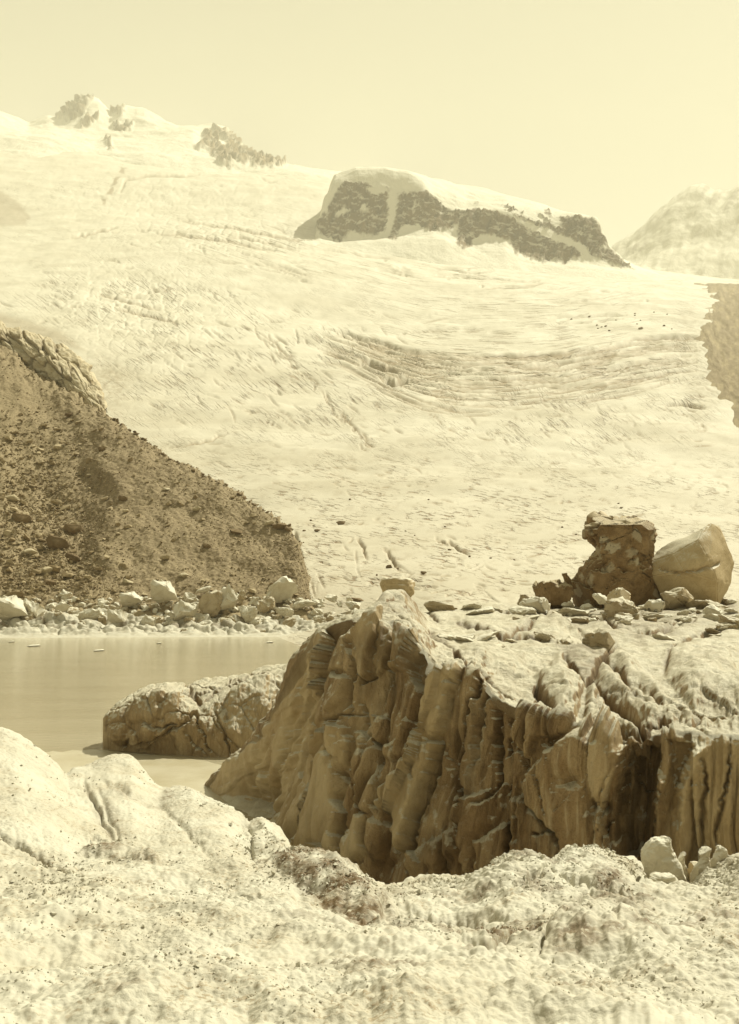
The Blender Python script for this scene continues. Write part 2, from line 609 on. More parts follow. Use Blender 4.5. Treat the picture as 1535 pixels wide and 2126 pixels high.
# ------------------------------------------------------------------ the lake
v = np.array([(-500, 4, 0), (250, 4, 0), (250, 150, 0), (-500, 150, 0)], float)
lake = mesh_np('lake', v, np.array([[0, 1, 2, 3]]), M_WATER, smooth=False)
tag(lake, 'still milky meltwater lake between the shore and the ice cliff', 'lake', kind='structure')

# ------------------------------------------------------------------ the glacier
TX = [-180, 150, 400, 650, 900, 1200, 1535, 1720]
TAB = [(62, [1480, 1480, 1480, 1480, 1262, 1256, 1256, 1256]),
       (80, [1430, 1430, 1430, 1420, 1246, 1242, 1240, 1240]),
       (118, [1330, 1330, 1330, 1312, 1226, 1222, 1220, 1220]),
       (150, [1290, 1290, 1272, 1215, 1190, 1190, 1192, 1192]),
       (240, [1210, 1205, 1180, 1140, 1120, 1118, 1125, 1125]),
       (400, [1080, 1070, 1050, 1025, 1010, 1010, 1015, 1015]),
       (600, [935, 925, 920, 912, 908, 905, 905, 905]),
       (850, [800, 800, 805, 815, 812, 805, 800, 800]),
       (1020, [705, 712, 730, 758, 752, 745, 738, 738]),
       (1180, [660, 662, 682, 705, 730, 715, 700, 700]),
       (1400, [600, 605, 630, 660, 672, 665, 650, 650]),
       (1750, [540, 540, 545, 565, 590, 600, 612, 612]),
       (2200, [485, 480, 480, 510, 545, 575, 592, 592]),
       (2700, [420, 425, 440, 450, 500, 560, 585, 585]),
       (3200, [345, 365, 375, 385, 440, 545, 584, 584]),
       (3900, [290, 300, 350, 356, 400, 540, 583, 583])]
GNS = 820
glc = Sheet([[(x, p, Y) for x, p in zip(TX, row)] for Y, row in TAB], -180, 1720, GNS,
            [8, 18, 34, 48, 56, 58, 54, 36, 34, 34, 38, 32, 32, 30, 24], smooth=40, ext=(-1400, 24, 3000, 24))
g = glc
# broad undulation, then rough ice that grows with distance so that it keeps its look on the slope
SC = g.y / FOC
wxp, wyp = g.px, g.py
und = fbm2(g.x / 60, g.y / 90, 4, 0.5, 3.0) * np.clip(g.y / 500, 0, 1.0) * 5
icefall = np.exp(-(((g.px - 290) / 170)**2 + ((g.py - 625) / 70)**2)) + 0.8 * np.exp(-(((g.px - 480) / 210)**2 + ((g.py - 490) / 35)**2)) \
    + 0.5 * np.exp(-(((g.px - 330) / 220)**2 + ((g.py - 410) / 45)**2)) + 0.5 * np.exp(-(((g.px - 300) / 130)**2 + ((g.py - 740) / 80)**2))
f1, f2, cid = worley2(g.px / 26 + 0.25 * perlin2(g.px / 30, g.py / 20), g.py / 9)
D = und * 0.5 + icefall * ((cid - 0.5) * 8 - 5 * np.exp(-((f2 - f1) / 0.12)**2)) * SC * 0.55
rough = fbm2(g.px / 14, g.py / 4.5, 3, 0.6, 8.0)
D += rough * SC * (0.12 + 0.7 * icefall)
g.z = g.z + D
g.refresh()
g.wx, g.wy = g.px, g.py
colx = g.px[0]
GD = np.zeros_like(g.x)


def stroke(pts, w, depth, dirt=0.0):
    """a crevasse or runnel: depth and width in photo pixels at its distance"""
    pts = np.asarray(pts, float)
    pad = w * 3 + 2
    c0 = max(0, 24 + int((pts[:, 0].min() - pad + 180) / GSTEP)); c1 = min(g.ns, 24 + int((pts[:, 0].max() + pad + 180) / GSTEP) + 2)
    if c1 <= c0: return
    pyc = PYMONO[:, (c0 + c1) // 2]
    r0 = max(0, np.searchsorted(-pyc, -(pts[:, 1].max() + pad)) - 1); r1 = min(g.nt, np.searchsorted(-pyc, -(pts[:, 1].min() - pad)) + 1)
    if r1 <= r0: return
    sl = (slice(r0, r1), slice(c0, c1))
    d, _, al = seg_dist(BASEX[sl], BASEY[sl], [tuple(p) for p in pts])
    a = np.exp(-(d / w)**2) * np.sin(np.clip(al, 0.03, 0.97) * math.pi)**0.5
    GD[sl] = np.minimum(GD[sl], -2.6 * depth * a * SC[sl])
    if dirt: g.dirt[sl] = np.maximum(g.dirt[sl], min(1.0, 1.5 * dirt) * a)  # the crevasse's inner shade is painted in along its line


GSTEP = 1900 / (GNS - 1)
BASEX, BASEY = g.px.copy(), g.py.copy()
PYMONO = np.minimum.accumulate(g.py, axis=0)
R = np.random.default_rng(21)


def band_y(x, k):
    """the crevassed step: bowed lines from the centre to the right bank"""
    x = np.asarray(x, float)
    top = np.interp(x, [640, 720, 800, 880, 960, 1060, 1160, 1250, 1330, 1400, 1450], [672, 690, 712, 730, 736, 736, 732, 716, 700, 694, 700])
    low = np.interp(x, [640, 720, 800, 880, 960, 1060, 1160, 1250, 1330, 1400, 1470], [740, 770, 815, 850, 865, 862, 850, 830, 815, 800, 790])
    return top + (low - top) * k


for i in range(240):                                     # long bowed crevasses
    k = R.random()**1.35
    x0 = R.uniform(660, 1360); L = R.uniform(50, 300) * (1 - 0.5 * k)
    xs = np.arange(x0, min(x0 + L, 1455), 14)
    if len(xs) < 3: continue
    ys = band_y(xs, k) + 2.2 * perlin2(xs / 45 + i * 3.1, np.full(len(xs), i * 1.7))
    stroke(np.stack([xs, ys], 1), R.uniform(1.3, 2.2), R.uniform(2.0, 5.5) * (1.1 - 0.5 * k), R.uniform(0.25, 0.7))
for (xa, ya, xb, yb, nn) in [(830, 690, 1060, 682, 6), (1090, 672, 1290, 655, 6), (1020, 600, 1250, 600, 4), (900, 575, 1130, 588, 4), (520, 545, 650, 580, 8),
                             (880, 560, 1000, 570, 4), (650, 520, 800, 540, 4), (1080, 630, 1330, 632, 3), (770, 550, 900, 580, 4)]:
    for i in range(nn):
        s0, s1 = sorted(R.uniform(-0.1, 1.1, 2)); off = R.uniform(-9, 9)
        ts_ = np.linspace(s0, s1, 7)
        xs = xa + (xb - xa) * ts_; ys = ya + (yb - ya) * ts_ + off + 6 * (ts_ - 0.5)**2 + 1.5 * np.sin(ts_ * 9 + i)
        stroke(np.stack([xs, ys], 1), R.uniform(1.2, 1.8), R.uniform(1.5, 3.5), R.uniform(0.2, 0.45))
for (xs_, w, dp) in [([(535, 690), (570, 712), (600, 740), (622, 762)], 1.3, 1.5), ([(664, 806), (690, 850), (712, 880)], 1.3, 1.5),
                     ([(700, 850), (735, 885), (770, 925)], 1.3, 1.5), ([(700, 690), (760, 705), (810, 730)], 2.5, 6), ([(745, 745), (780, 752), (830, 768)], 5, 12),
                     ([(795, 782), (820, 790), (850, 786)], 6, 14), ([(742, 1115), (752, 1130), (762, 1160)], 2, 4), ([(800, 1140), (815, 1160), (830, 1185)], 2.5, 5),
                     ([(930, 1120), (945, 1135), (970, 1150)], 2.2, 6), ([(905, 1118), (930, 1128)], 1.8, 5), ([(350, 930), (420, 918), (470, 900)], 1.6, 3),
                     ([(1380, 840), (1420, 838), (1460, 846)], 3, 6), ([(410, 464), (480, 474), (560, 486), (640, 505)], 2.0, 2), ([(330, 482), (420, 492), (500, 505), (570, 522)], 2.4, 2.4), ([(245, 470), (190, 485), (150, 492)], 2, 3), ([(470, 490), (540, 500), (620, 520)], 2, 3), ([(250, 400), (262, 372), (330, 364), (410, 362)], 2.2, 3), ([(210, 610), (260, 625), (330, 645)], 2.2, 2.4), ([(240, 640), (300, 655), (370, 668)], 2.2, 2.4), ([(612, 1105), (618, 1140), (628, 1180), (632, 1215)], 3, 12)]:
    p = np.array(xs_, float)
    q = np.stack([np.interp(np.linspace(0, len(p) - 1, 14), range(len(p)), p[:, j]) for j in (0, 1)], 1)
    q += R.normal(0, 1.3, q.shape)
    stroke(q, w, dp, 0.65)
for i in range(34):                                     # the broken longitudinal crevasse, in pieces
    t_ = R.random()
    cx = np.interp(t_, [0, 0.3, 0.55, 1], [545, 615, 660, 770]) + R.normal(0, 5); cy = np.interp(t_, [0, 0.3, 0.55, 1], [694, 758, 800, 925]) + R.normal(0, 4)
    a = math.radians(R.normal(42, 22)); L = R.uniform(5, 16)
    stroke([(cx - L * math.cos(a), cy - L * math.sin(a)), (cx + R.normal(0, 2), cy + R.normal(0, 2)), (cx + L * math.cos(a), cy + L * math.sin(a))], R.uniform(1.1, 1.8), R.uniform(1, 3), 0.45)
# short strokes: (box, angle in degrees on the picture, spread, count, length range, strength)
for (x0, y0, x1, y1, ang, spr, cnt, l0, l1, st) in [
        (300, 690, 640, 900, 38, 12, 260, 12, 45, 2.6), (250, 580, 520, 700, 20, 14, 120, 15, 50, 3.0), (560, 640, 860, 900, 30, 12, 220, 10, 36, 1.9),
        (420, 850, 800, 1060, 16, 10, 260, 10, 34, 1.5), (620, 1030, 1240, 1210, 6, 14, 420, 8, 34, 2.0), (760, 880, 1535, 1060, 10, 10, 420, 8, 30, 1.4),
        (900, 790, 1330, 960, 38, 8, 420, 8, 26, 1.6), (870, 800, 1300, 900, 2, 6, 140, 10, 40, 1.8), (1290, 700, 1480, 900, 24, 18, 180, 8, 30, 2.2),
        (680, 1160, 1110, 1250, 5, 14, 260, 10, 40, 3.0), (640, 1120, 760, 1230, 60, 18, 60, 10, 40, 3.0), (0, 560, 260, 680, 22, 20, 110, 10, 40, 2.2),
        (180, 470, 640, 560, 12, 10, 120, 12, 46, 2.4), (330, 360, 690, 470, 8, 10, 60, 12, 50, 2.0), (650, 560, 1300, 700, -1, 5, 90, 15, 60, 1.1),
        (1200, 900, 1535, 1180, 8, 12, 160, 8, 28, 1.3)]:
    for i in range(int(cnt * 0.14)):
        cx, cy = R.uniform(x0, x1), R.uniform(y0, y1)
        a = math.radians(R.normal(ang, spr)); L = R.uniform(l0, l1) / 2
        b = R.normal(0, 0.15)
        pts = [(cx + t * L * math.cos(a + b * t), cy + t * L * math.sin(a + b * t)) for t in (-1, -0.4, 0.3, 1)]
        stroke(pts, R.uniform(1.2, 1.7), 0.7 * st * R.uniform(0.4, 1.5), R.uniform(0.1, 0.5))
g.z = g.z + GD
g.refresh()
# thin dirt: the lower tongue is greyer and streaked
g.dirt = np.clip(g.dirt + 0.10 * sstep(650, 800, g.py) + 0.12 * sstep(850, 1150, g.py) + 0.16 * sstep(0.15, 0.8, fbm2(g.px / 30, g.py / 9, 4, 0.6, 2.2)) * sstep(700, 1000, g.py)
                 + 0.3 * np.exp(-((g.px - 1435 - 0.12 * (g.py - 700)) / 30)**2) * (g.py > 640) * (g.py < 900) * np.clip(0.5 + rough, 0, 1)
                 + 0.5 * np.exp(-(((g.px - 225) / 45)**2 + ((g.py - 800) / 60)**2)) * np.clip(0.5 + rough, 0, 1), 0, 0.85)
g.wx, g.wy = BASEX + 5 * fbm2(BASEX / 12, BASEY / 12, 3), BASEY
mask_poly(g, g.dirt, [(-40, 388), (0, 396), (40, 420), (62, 450), (54, 467), (-40, 468)], 4, 0.45)
for L in [[(214, 288), (224, 292), (240, 312), (230, 312)], [(252, 346), (264, 350), (258, 362), (248, 358)], [(240, 368), (250, 366), (240, 384), (232, 386)], [(228, 392), (238, 388), (232, 404), (222, 404)], [(213, 414), (224, 412), (220, 426), (214, 424)]]:
    mask_poly(g, g.dirt, L, 2, 0.8)
mask_poly(g, g.dirt, [(-40, 640), (60, 668), (130, 690), (180, 730), (120, 712), (50, 690), (-40, 670)], 8, 0.45)
o = g.build('glacier', M_GLACIER)
ga = o.data.attributes


def attr_set(name, arr, vec=False):
    a = ga.new(name, 'FLOAT_VECTOR' if vec else 'FLOAT', 'POINT')
    a.data.foreach_set('vector' if vec else 'value', np.asarray(arr, np.float32).ravel())


def rot(deg):
    c, s_ = math.cos(math.radians(deg)), math.sin(math.radians(deg))
    return np.stack([BASEX * c + BASEY * s_, BASEY * c - BASEX * s_, np.zeros_like(BASEX)], -1)


bow = np.interp(BASEX, [0, 300, 640, 720, 800, 880, 960, 1060, 1160, 1250, 1330, 1400, 1480, 1535], [500, 560, 672, 690, 712, 730, 736, 736, 732, 716, 700, 694, 720, 760])
attr_set('flow_a', np.stack([BASEX, BASEY - bow + 0.05 * (BASEY - 700), np.zeros_like(BASEX)], -1), True)
swirl = 34 + 14 * np.tanh((BASEX - 420) / 120)
attr_set('flow_b', rot(36), True)
attr_set('flow_c', rot(9), True)
blob = lambda x, y, rx, ry: np.exp(-(((BASEX - x) / rx)**2 + ((BASEY - y) / ry)**2))
mod = np.clip(0.45 + 1.3 * fbm2(BASEX / 80, BASEY / 34, 4, 0.55, 13.0), 0.03, 1.2)
wa = 1.0 * blob(1080, 770, 330, 75) + 0.5 * blob(1080, 640, 330, 60) + 0.5 * blob(560, 500, 200, 50) + 0.35 * blob(900, 560, 300, 30)
wb = 0.95 * blob(420, 760, 190, 130) + 0.8 * blob(1120, 880, 240, 80) + 0.7 * blob(700, 800, 130, 140) + 0.7 * blob(250, 620, 170, 60) + 0.6 * blob(1420, 800, 70, 90)
wc = 0.8 * sstep(900, 1100, BASEY) + 0.25 * blob(800, 950, 400, 120) + 0.12
attr_set('w_a', np.clip(1.3 * wa, 0, 1) * np.clip(0.35 + 0.65 * mod, 0, 1.1)); attr_set('w_b', np.clip(wb, 0, 1) * mod); attr_set('w_c', np.clip(wc, 0, 1) * mod)
attr_set('px_size', SC)
tag(o, 'wide white crevassed glacier filling the slope between both moraines', 'glacier', kind='structure')

# ------------------------------------------------------------------ far mountains
pk = Sheet([ct((-260, 500, 3000), (0, 500, 3000), (200, 500, 3000), (400, 490, 3000), (600, 480, 3000), (760, 500, 3000)),
            ct((-260, 290, 3700), (0, 305, 3700), (100, 305, 3700), (200, 332, 3700), (300, 330, 3700), (400, 342, 3700), (450, 345, 3700), (600, 356, 3700), (760, 380, 3700)),
            ct((-260, 230, 4300), (0, 243, 4300), (60, 265, 4300), (100, 264, 4300), (200, 278, 4300), (300, 282, 4300), (400, 278, 4300), (450, 300, 4300), (500, 330, 4300), (600, 351, 4300), (760, 375, 4300)),
            ct((-260, 226, 4800), (0, 240, 4800), (60, 262, 4800), (100, 241, 4800), (118, 243, 4800), (150, 215, 4800), (170, 203, 4800), (185, 198, 4800), (205, 205, 4800), (222, 225, 4800), (232, 232, 4800),
               (250, 217, 4800), (300, 225, 4800), (330, 245, 4800), (370, 268, 4800), (405, 268, 4800), (440, 262, 4800), (470, 268, 4800), (480, 283, 4800), (500, 298, 4800), (520, 318, 4800), (550, 330, 4800),
               (600, 347, 4800), (680, 358, 4800), (760, 372, 4800)),
            ct((-260, 300, 5600), (200, 290, 5600), (760, 420, 5600))], -260, 760, 400, [40, 60, 60, 20], smooth=2, ext=(-1600, 40, 800, 2))
warp(pk, 5, 0.06)
for poly in [[(118, 247), (150, 213), (188, 198), (196, 212), (176, 236), (158, 248)], [(228, 238), (262, 216), (252, 240), (236, 246)], [(230, 258), (275, 250), (272, 268), (242, 274)],
             [(404, 305), (441, 266), (461, 268), (481, 270), (502, 292), (532, 316), (600, 346), (560, 350), (502, 343), (476, 347), (446, 337), (436, 312)],
             [(214, 288), (224, 292), (240, 312), (230, 312)], [(252, 346), (264, 350), (258, 362), (248, 358)], [(240, 368), (250, 366), (240, 384), (232, 386)],
             [(228, 392), (238, 388), (232, 404), (222, 404)], [(213, 414), (224, 412), (220, 426), (214, 424)], [(165, 250), (205, 240), (190, 262), (170, 268)]]:
    mask_poly(pk, pk.rock, poly, 3)
mask_poly(pk, pk.rock, [(440, 282), (452, 276), (474, 300), (466, 308)], 2, -1.0)
pk.rock *= np.clip(0.9 + 0.9 * fbm2(pk.px / 12, pk.py / 9, 3, 0.6), 0.1, 1)
D = fbm3(pk.x / 260, pk.y / 260, pk.z / 200, 5, 0.5, 2.0) * 20 + pk.rock * fbm3(pk.x / 60, pk.y / 60, pk.z / 60, 4, 0.6, ridged=True) * 34
edge_damp = 1 - 0.6 * np.exp(-((pk.T - 3) / 0.25)**2)
pk.push(D * edge_damp)
o = pk.build('snow_mountain', M_PEAK)
tag(o, 'distant snowy mountain with rocky double summit on the skyline', 'mountain', kind='structure')

rm = Sheet([ct((1180, 600, 3600), (1300, 600, 3600), (1535, 640, 3600), (1800, 640, 3600)),
            ct((1180, 596, 3900), (1300, 560, 3900), (1400, 520, 3900), (1535, 500, 3900), (1800, 480, 3900)),
            ct((1180, 592, 4300), (1250, 545, 4300), (1280, 512, 4300), (1320, 480, 4300), (1360, 445, 4300), (1400, 410, 4300), (1440, 396, 4300), (1460, 390, 4300), (1500, 402, 4300), (1535, 388, 4300), (1640, 340, 4300), (1800, 330, 4300)),
            ct((1180, 640, 4900), (1800, 420, 4900))], 1180, 1800, 200, [40, 70, 12], smooth=2, ext=(1170, 2, 3000, 40))
warp(rm, 6, 0.05)
fl = (rm.px + rm.py * 0.55) / 26
rm.rock = sstep(0.12, 0.6, fbm2(fl, rm.py / 90, 4, 0.6, 6.0)) * sstep(1.0, 1.4, rm.T) * 0.4
rm.push(fbm3(rm.x / 200, rm.y / 200, rm.z / 260, 4, 0.5, 5.0) * 14 + fbm2(fl, rm.py / 60, 3) * 8)
o = rm.build('streaked_mountain', M_PEAK)
tag(o, 'faint far mountain streaked with snow above the dark bank', 'mountain', kind='structure')

# ------------------------------------------------------------------ the nunatak: a rock wall under a snow dome
YN = 1800
nk = Sheet([ct((560, 540, 2140), (650, 545, 2140), (850, 568, 2140), (1050, 592, 2140), (1250, 614, 2140), (1440, 616, 2140)),
            ct((560, 525, 2270), (630, 500, 2270), (700, 508, 2270), (800, 500, 2270), (900, 497, 2270), (925, 500, 2270), (985, 522, 2270), (1050, 530, 2270), (1100, 548, 2270), (1200, 556, 2270), (1300, 566, 2280), (1440, 592, 2290)),
            ct((560, 520, 2340), (650, 506, 2340), (662, 482, 2340), (700, 494, 2340), (800, 482, 2340), (900, 470, 2340), (915, 474, 2340), (985, 502, 2340), (1050, 500, 2340), (1080, 520, 2340), (1150, 540, 2340), (1250, 550, 2340), (1310, 562, 2350), (1440, 590, 2360)),
            ct((560, 515, 2380), (653, 500, 2380), (660, 470, 2380), (675, 408, 2380), (705, 378, 2380), (760, 377, 2380), (800, 386, 2380), (850, 401, 2380), (880, 396, 2380), (910, 420, 2380), (950, 440, 2380), (980, 437, 2380),
               (1030, 433, 2380), (1080, 446, 2380), (1130, 472, 2380), (1190, 498, 2380), (1230, 500, 2380), (1262, 524, 2380), (1310, 560, 2380), (1440, 588, 2380)),
            ct((560, 512, 2400), (655, 496, 2400), (662, 466, 2400), (692, 374, 2400), (712, 364, 2400), (740, 354, 2402), (800, 354, 2405), (850, 364, 2405), (880, 376, 2405), (900, 398, 2400), (930, 418, 2400), (970, 432, 2405), (1050, 428, 2410),
               (1100, 438, 2410), (1150, 452, 2415), (1200, 450, 2415), (1240, 458, 2415), (1262, 510, 2410), (1310, 559, 2405), (1440, 587, 2400)),
            ct((560, 500, 2580), (655, 484, 2580), (665, 458, 2580), (694, 364, 2580), (715, 357, 2560), (740, 350, 2550), (800, 350, 2550), (860, 361, 2580), (900, 371, 2600), (1000, 392, 2650), (1100, 419, 2650), (1170, 439, 2600), (1200, 445, 2550),
               (1240, 453, 2500), (1262, 506, 2460), (1310, 557, 2440), (1440, 586, 2440)),
            ct((560, 470, 3000), (740, 400, 3000), (1000, 430, 3000), (1250, 520, 3000), (1440, 600, 3000))], 560, 1440, 430, [14, 28, 70, 44, 36, 8], smooth=2)
warp(nk, 4, 0.10)
cv = lambda L: [(640 + a / 2.2246, 330 + b / 2.2246) for a, b in L]
for L in [[(165, 105), (270, 110), (300, 130), (340, 120), (380, 140), (360, 200), (380, 250), (350, 330), (270, 355), (200, 330), (150, 385), (50, 340), (40, 310), (90, 230), (130, 150)],
          [(420, 160), (550, 150), (600, 190), (660, 240), (750, 240), (700, 290), (640, 330), (540, 325), (510, 300), (430, 310), (400, 365), (370, 365), (400, 290)],
          [(700, 260), (770, 230), (850, 235), (940, 270), (990, 310), (1060, 340), (1130, 380), (1240, 410), (1260, 450), (1180, 480), (1130, 465), (1090, 475), (960, 440), (930, 380), (870, 355), (790, 350), (760, 370), (750, 400), (710, 410), (690, 390)],
          [(1165, 260), (1310, 270), (1350, 320), (1380, 400), (1440, 450), (1510, 510), (1430, 490), (1320, 450), (1280, 400), (1180, 360), (1050, 290), (1100, 290), (1160, 320)],
          [(900, 213), (950, 225), (995, 246), (930, 236)], [(940, 248), (1000, 270), (1060, 296), (1120, 326), (1050, 306), (980, 276)], [(770, 200), (790, 206), (785, 212), (768, 208)],
          [(1090, 232), (1110, 236), (1130, 262), (1110, 258)], [(1065, 252), (1090, 262), (1130, 290), (1090, 278)]]:
    mask_poly(nk, nk.rock, cv(L), 2.5, tmax=5.2)
for L in [[(120, 245), (200, 225), (190, 240), (130, 265)], [(245, 210), (275, 205), (270, 240), (240, 235)], [(265, 130), (350, 120), (370, 150), (300, 170)], [(380, 170), (400, 160), (410, 200), (380, 300), (360, 310)], [(480, 230), (505, 180), (500, 200), (485, 240)]]:
    mask_poly(nk, nk.rock, cv(L), 2, -0.95)
hole = sstep(0.5, 0.6, fbm2(nk.px / 16, nk.py / 13, 5, 0.65, 12.0))
ledge = sstep(0.3, 0.5, fbm2(nk.px / 26 + nk.py / 60, nk.py / 7 - nk.px / 30, 4, 0.6, 19.0))
nk.rock = np.clip(nk.rock * (1 - 0.6 * hole) * (1 - 0.5 * ledge), 0, 1)
fa, fe, fid = facets2(nk.px / 11 + nk.py / 40, nk.py / 26, 5)
D = nk.rock * (fa * 9 + fbm3(nk.x / 16, nk.y / 16, nk.z / 30, 4, 0.6, 1.0, True) * 2.5) + (1 - nk.rock) * fbm3(nk.x / 70, nk.y / 70, nk.z / 70, 4, 0.5, 3.0) * 4
nk.push(D)
nk.dirt = 0.5 * np.exp(-((nk.wy - np.interp(nk.px, [920, 960, 1050, 1150, 1300], [514, 518, 535, 552, 566])) / 2.5)**2) * (nk.px > 920) * (nk.px < 1280) * np.clip(0.4 + fbm2(nk.px / 10, nk.py / 6, 2), 0, 1)
o = nk.build('rock_nunatak', M_NUNATAK)
tag(o, 'dark rock wall under a smooth snow dome rising from the glacier', 'cliff', kind='structure')

# ------------------------------------------------------------------ debris bank on the right, moraine on the left
rb = Sheet([ct((1370, 594, 2250), (1438, 600, 2050), (1444, 624, 1690), (1436, 666, 1380), (1452, 731, 1075), (1462, 791, 885), (1498, 851, 738), (1535, 899, 618), (1660, 1016, 408)),
            ct((1400, 588, 2280), (1446, 592, 2090), (1460, 612, 1740), (1456, 652, 1420), (1472, 712, 1105), (1486, 768, 912), (1522, 826, 762), (1562, 870, 640), (1690, 985, 425)),
            ct((1420, 586, 2320), (1470, 588, 2200), (1560, 590, 1950), (1610, 605, 1600), (1640, 630, 1290), (1690, 660, 1060), (1750, 690, 890), (1830, 720, 750), (1960, 800, 520)),
            ct((1440, 600, 2500), (1500, 596, 2400), (1600, 600, 2100), (1700, 600, 1500), (1750, 620, 1350), (1800, 650, 1200), (1900, 680, 1000), (2000, 720, 850), (2150, 800, 600))],
           0, 0, 240, [26, 100, 14], smooth=4, by_index=True)
sc_ = rb.y / FOC
rb.push(sstep(0.3, 1.3, rb.T) * fbm2(rb.px / 16, rb.py / 16, 4, 0.5, 1.0) * 2.2 * sc_ + sstep(0.2, 1.2, rb.T) * fbm2(rb.px / 5, rb.py / 5, 2, 0.6, 1.0) * 0.5 * sc_)
rb.dirt = sstep(0.0, 0.6, fbm2(rb.px / 14, rb.py / 18, 5, 0.65, 3.0)) * 0.8
o = rb.build('moraine_bank', M_MORAINE)
tag(o, 'dark debris bank edging the glacier below the far streaked mountain', 'moraine', kind='structure')

CREST = [(-200, 560, 230), (-60, 660, 215), (0, 716, 205), (60, 760, 196), (110, 795, 190), (160, 825, 184), (215, 853, 178), (280, 897, 170), (350, 946, 163), (420, 985, 157), (480, 1012, 153), (540, 1052, 148), (600, 1092, 143),
         (620, 1130, 139), (633, 1180, 135), (642, 1216, 131), (660, 1300, 126), (700, 1330, 122)]
mo = Sheet([cz((-200, 118, -0.6), (300, 118, -0.6), (700, 118, -0.9)),
            ct((-200, 1300, 120), (300, 1300, 120), (640, 1304, 120), (700, 1330, 120)),
            ct((-200, 1225, 127), (0, 1228, 127), (150, 1232, 127), (220, 1232, 127), (300, 1236, 127), (420, 1238, 127), (560, 1235, 127), (630, 1236, 126), (660, 1304, 122), (700, 1330, 121)),
            ct((-200, 1010, 152), (0, 1040, 150), (90, 1070, 150), (170, 1085, 148), (240, 1050, 147), (350, 1070, 144), (480, 1110, 140), (580, 1140, 136), (620, 1165, 133), (640, 1232, 128), (660, 1302, 124), (700, 1330, 121.5)),
            [(a, b, c) for a, b, c in CREST],
            [(a, b + 8, c + 14) for a, b, c in CREST],
            [(a, b + 120, c + 30) for a, b, c in CREST]], -200, 700, 320, [12, 34, 110, 130, 12, 8], smooth=5, ext=(-1500, 60, 710, 1))
gul = np.exp(-(((mo.px - (205 - 0.35 * (mo.py - 1000))) / 26)**2)) * sstep(860, 1000, mo.py) * sstep(1250, 1180, mo.py)
lf = mo.px < 190
D = fbm2(mo.px / 60, mo.py / 60, 3, 0.45, 4.0) * 0.45 + fbm2(mo.px / 9, mo.py / 7, 3, 0.6, 9.0) * 0.1 - gul * 0.2
coarse = sstep(330, 120, mo.px + 0.2 * (1220 - mo.py)) * sstep(800, 980, mo.py)
f1, f2, cid = worley2(mo.px / 13, mo.py / 9, 3)
D += coarse * (cid * 0.2 + np.minimum(f2 - f1, 0.25) * 0.3)
f1, f2, cid = worley2(mo.px / 5.5, mo.py / 4.2, 8)
D += coarse * cid * 0.08
D += fbm2(mo.px / 13, mo.py / 13, 3, 0.6, 15.0) * 0.55 * np.exp(-((mo.T - 4) / 0.25)**2)
mo.push(D * sstep(0.3, 1.2, mo.T))
mo.refresh()
mo.dirt = np.clip(0.75 * sstep(2.2, 1.4, mo.T) * np.clip(0.7 + fbm2(mo.px / 20, mo.py / 9, 3), 0, 1) + 0.28 * sstep(260, 0, mo.px + 0.25 * (mo.py - 900)) , 0, 0.9)
moraine = mo.build('moraine', M_MORAINE)
tag(moraine, 'brown scree covered moraine slope rising left of the lake', 'moraine', kind='structure')

# ------------------------------------------------------------------ bedrock outcrop over the moraine crest
oc = Sheet([ct((-90, 700, 212), (0, 745, 203), (60, 782, 196), (110, 812, 190), (160, 838, 184), (214, 858, 178)),
            ct((-90, 640, 214), (0, 712, 205), (60, 752, 197), (110, 786, 191), (160, 818, 185), (216, 853, 179)),
            ct((-90, 615, 216), (0, 686, 208), (55, 716, 200), (100, 745, 194), (150, 785, 188), (218, 851, 180)),
            ct((-90, 605, 228), (0, 672, 220), (70, 692, 212), (138, 716, 204), (192, 768, 195), (222, 848, 182)),
            ct((-90, 640, 238), (0, 700, 230), (74, 716, 220), (146, 742, 212), (200, 800, 200), (226, 858, 184))], 0, 0, 240, [10, 26, 60, 16], smooth=3, by_index=True)
warp(oc, 4, 0.08)
al = (oc.px * 0.62 + oc.py * 0.78); ac = (oc.py * 0.62 - oc.px * 0.78)
fa, f2, cid = facets2(al / 46, ac / 17, 6, 0.4)
f1 = 0
oc.push(fa * 0.85 - 0.35 * np.exp(-(f2 / 0.08)**2) + fbm2(al / 12, ac / 5, 3, 0.6) * 0.15)
oc.dirt = 0.55 * np.exp(-((f2 - f1) / 0.09)**2)


def mat_outcrop():
    n = N('pale_slabby_bedrock')
    f = n.noise(n.scaled(n.pos, (1, 1, 2.2)), 0.5, 6, 0.65)
    c = n.mix(n.ramp(f, 0.32, 0.7), (0.42, 0.35, 0.225), (0.55, 0.49, 0.36))
    c = n.mix(n.attr('dirt'), c, (0.10, 0.065, 0.03))
    return n.finish(c, 0.85, n.bump(f, 0.5, 0.7), 0.15)


o = oc.build('rock_outcrop', mat_outcrop())
tag(o, 'pale slabby bedrock outcrop at the top edge of the scree moraine', 'rock', kind='structure')

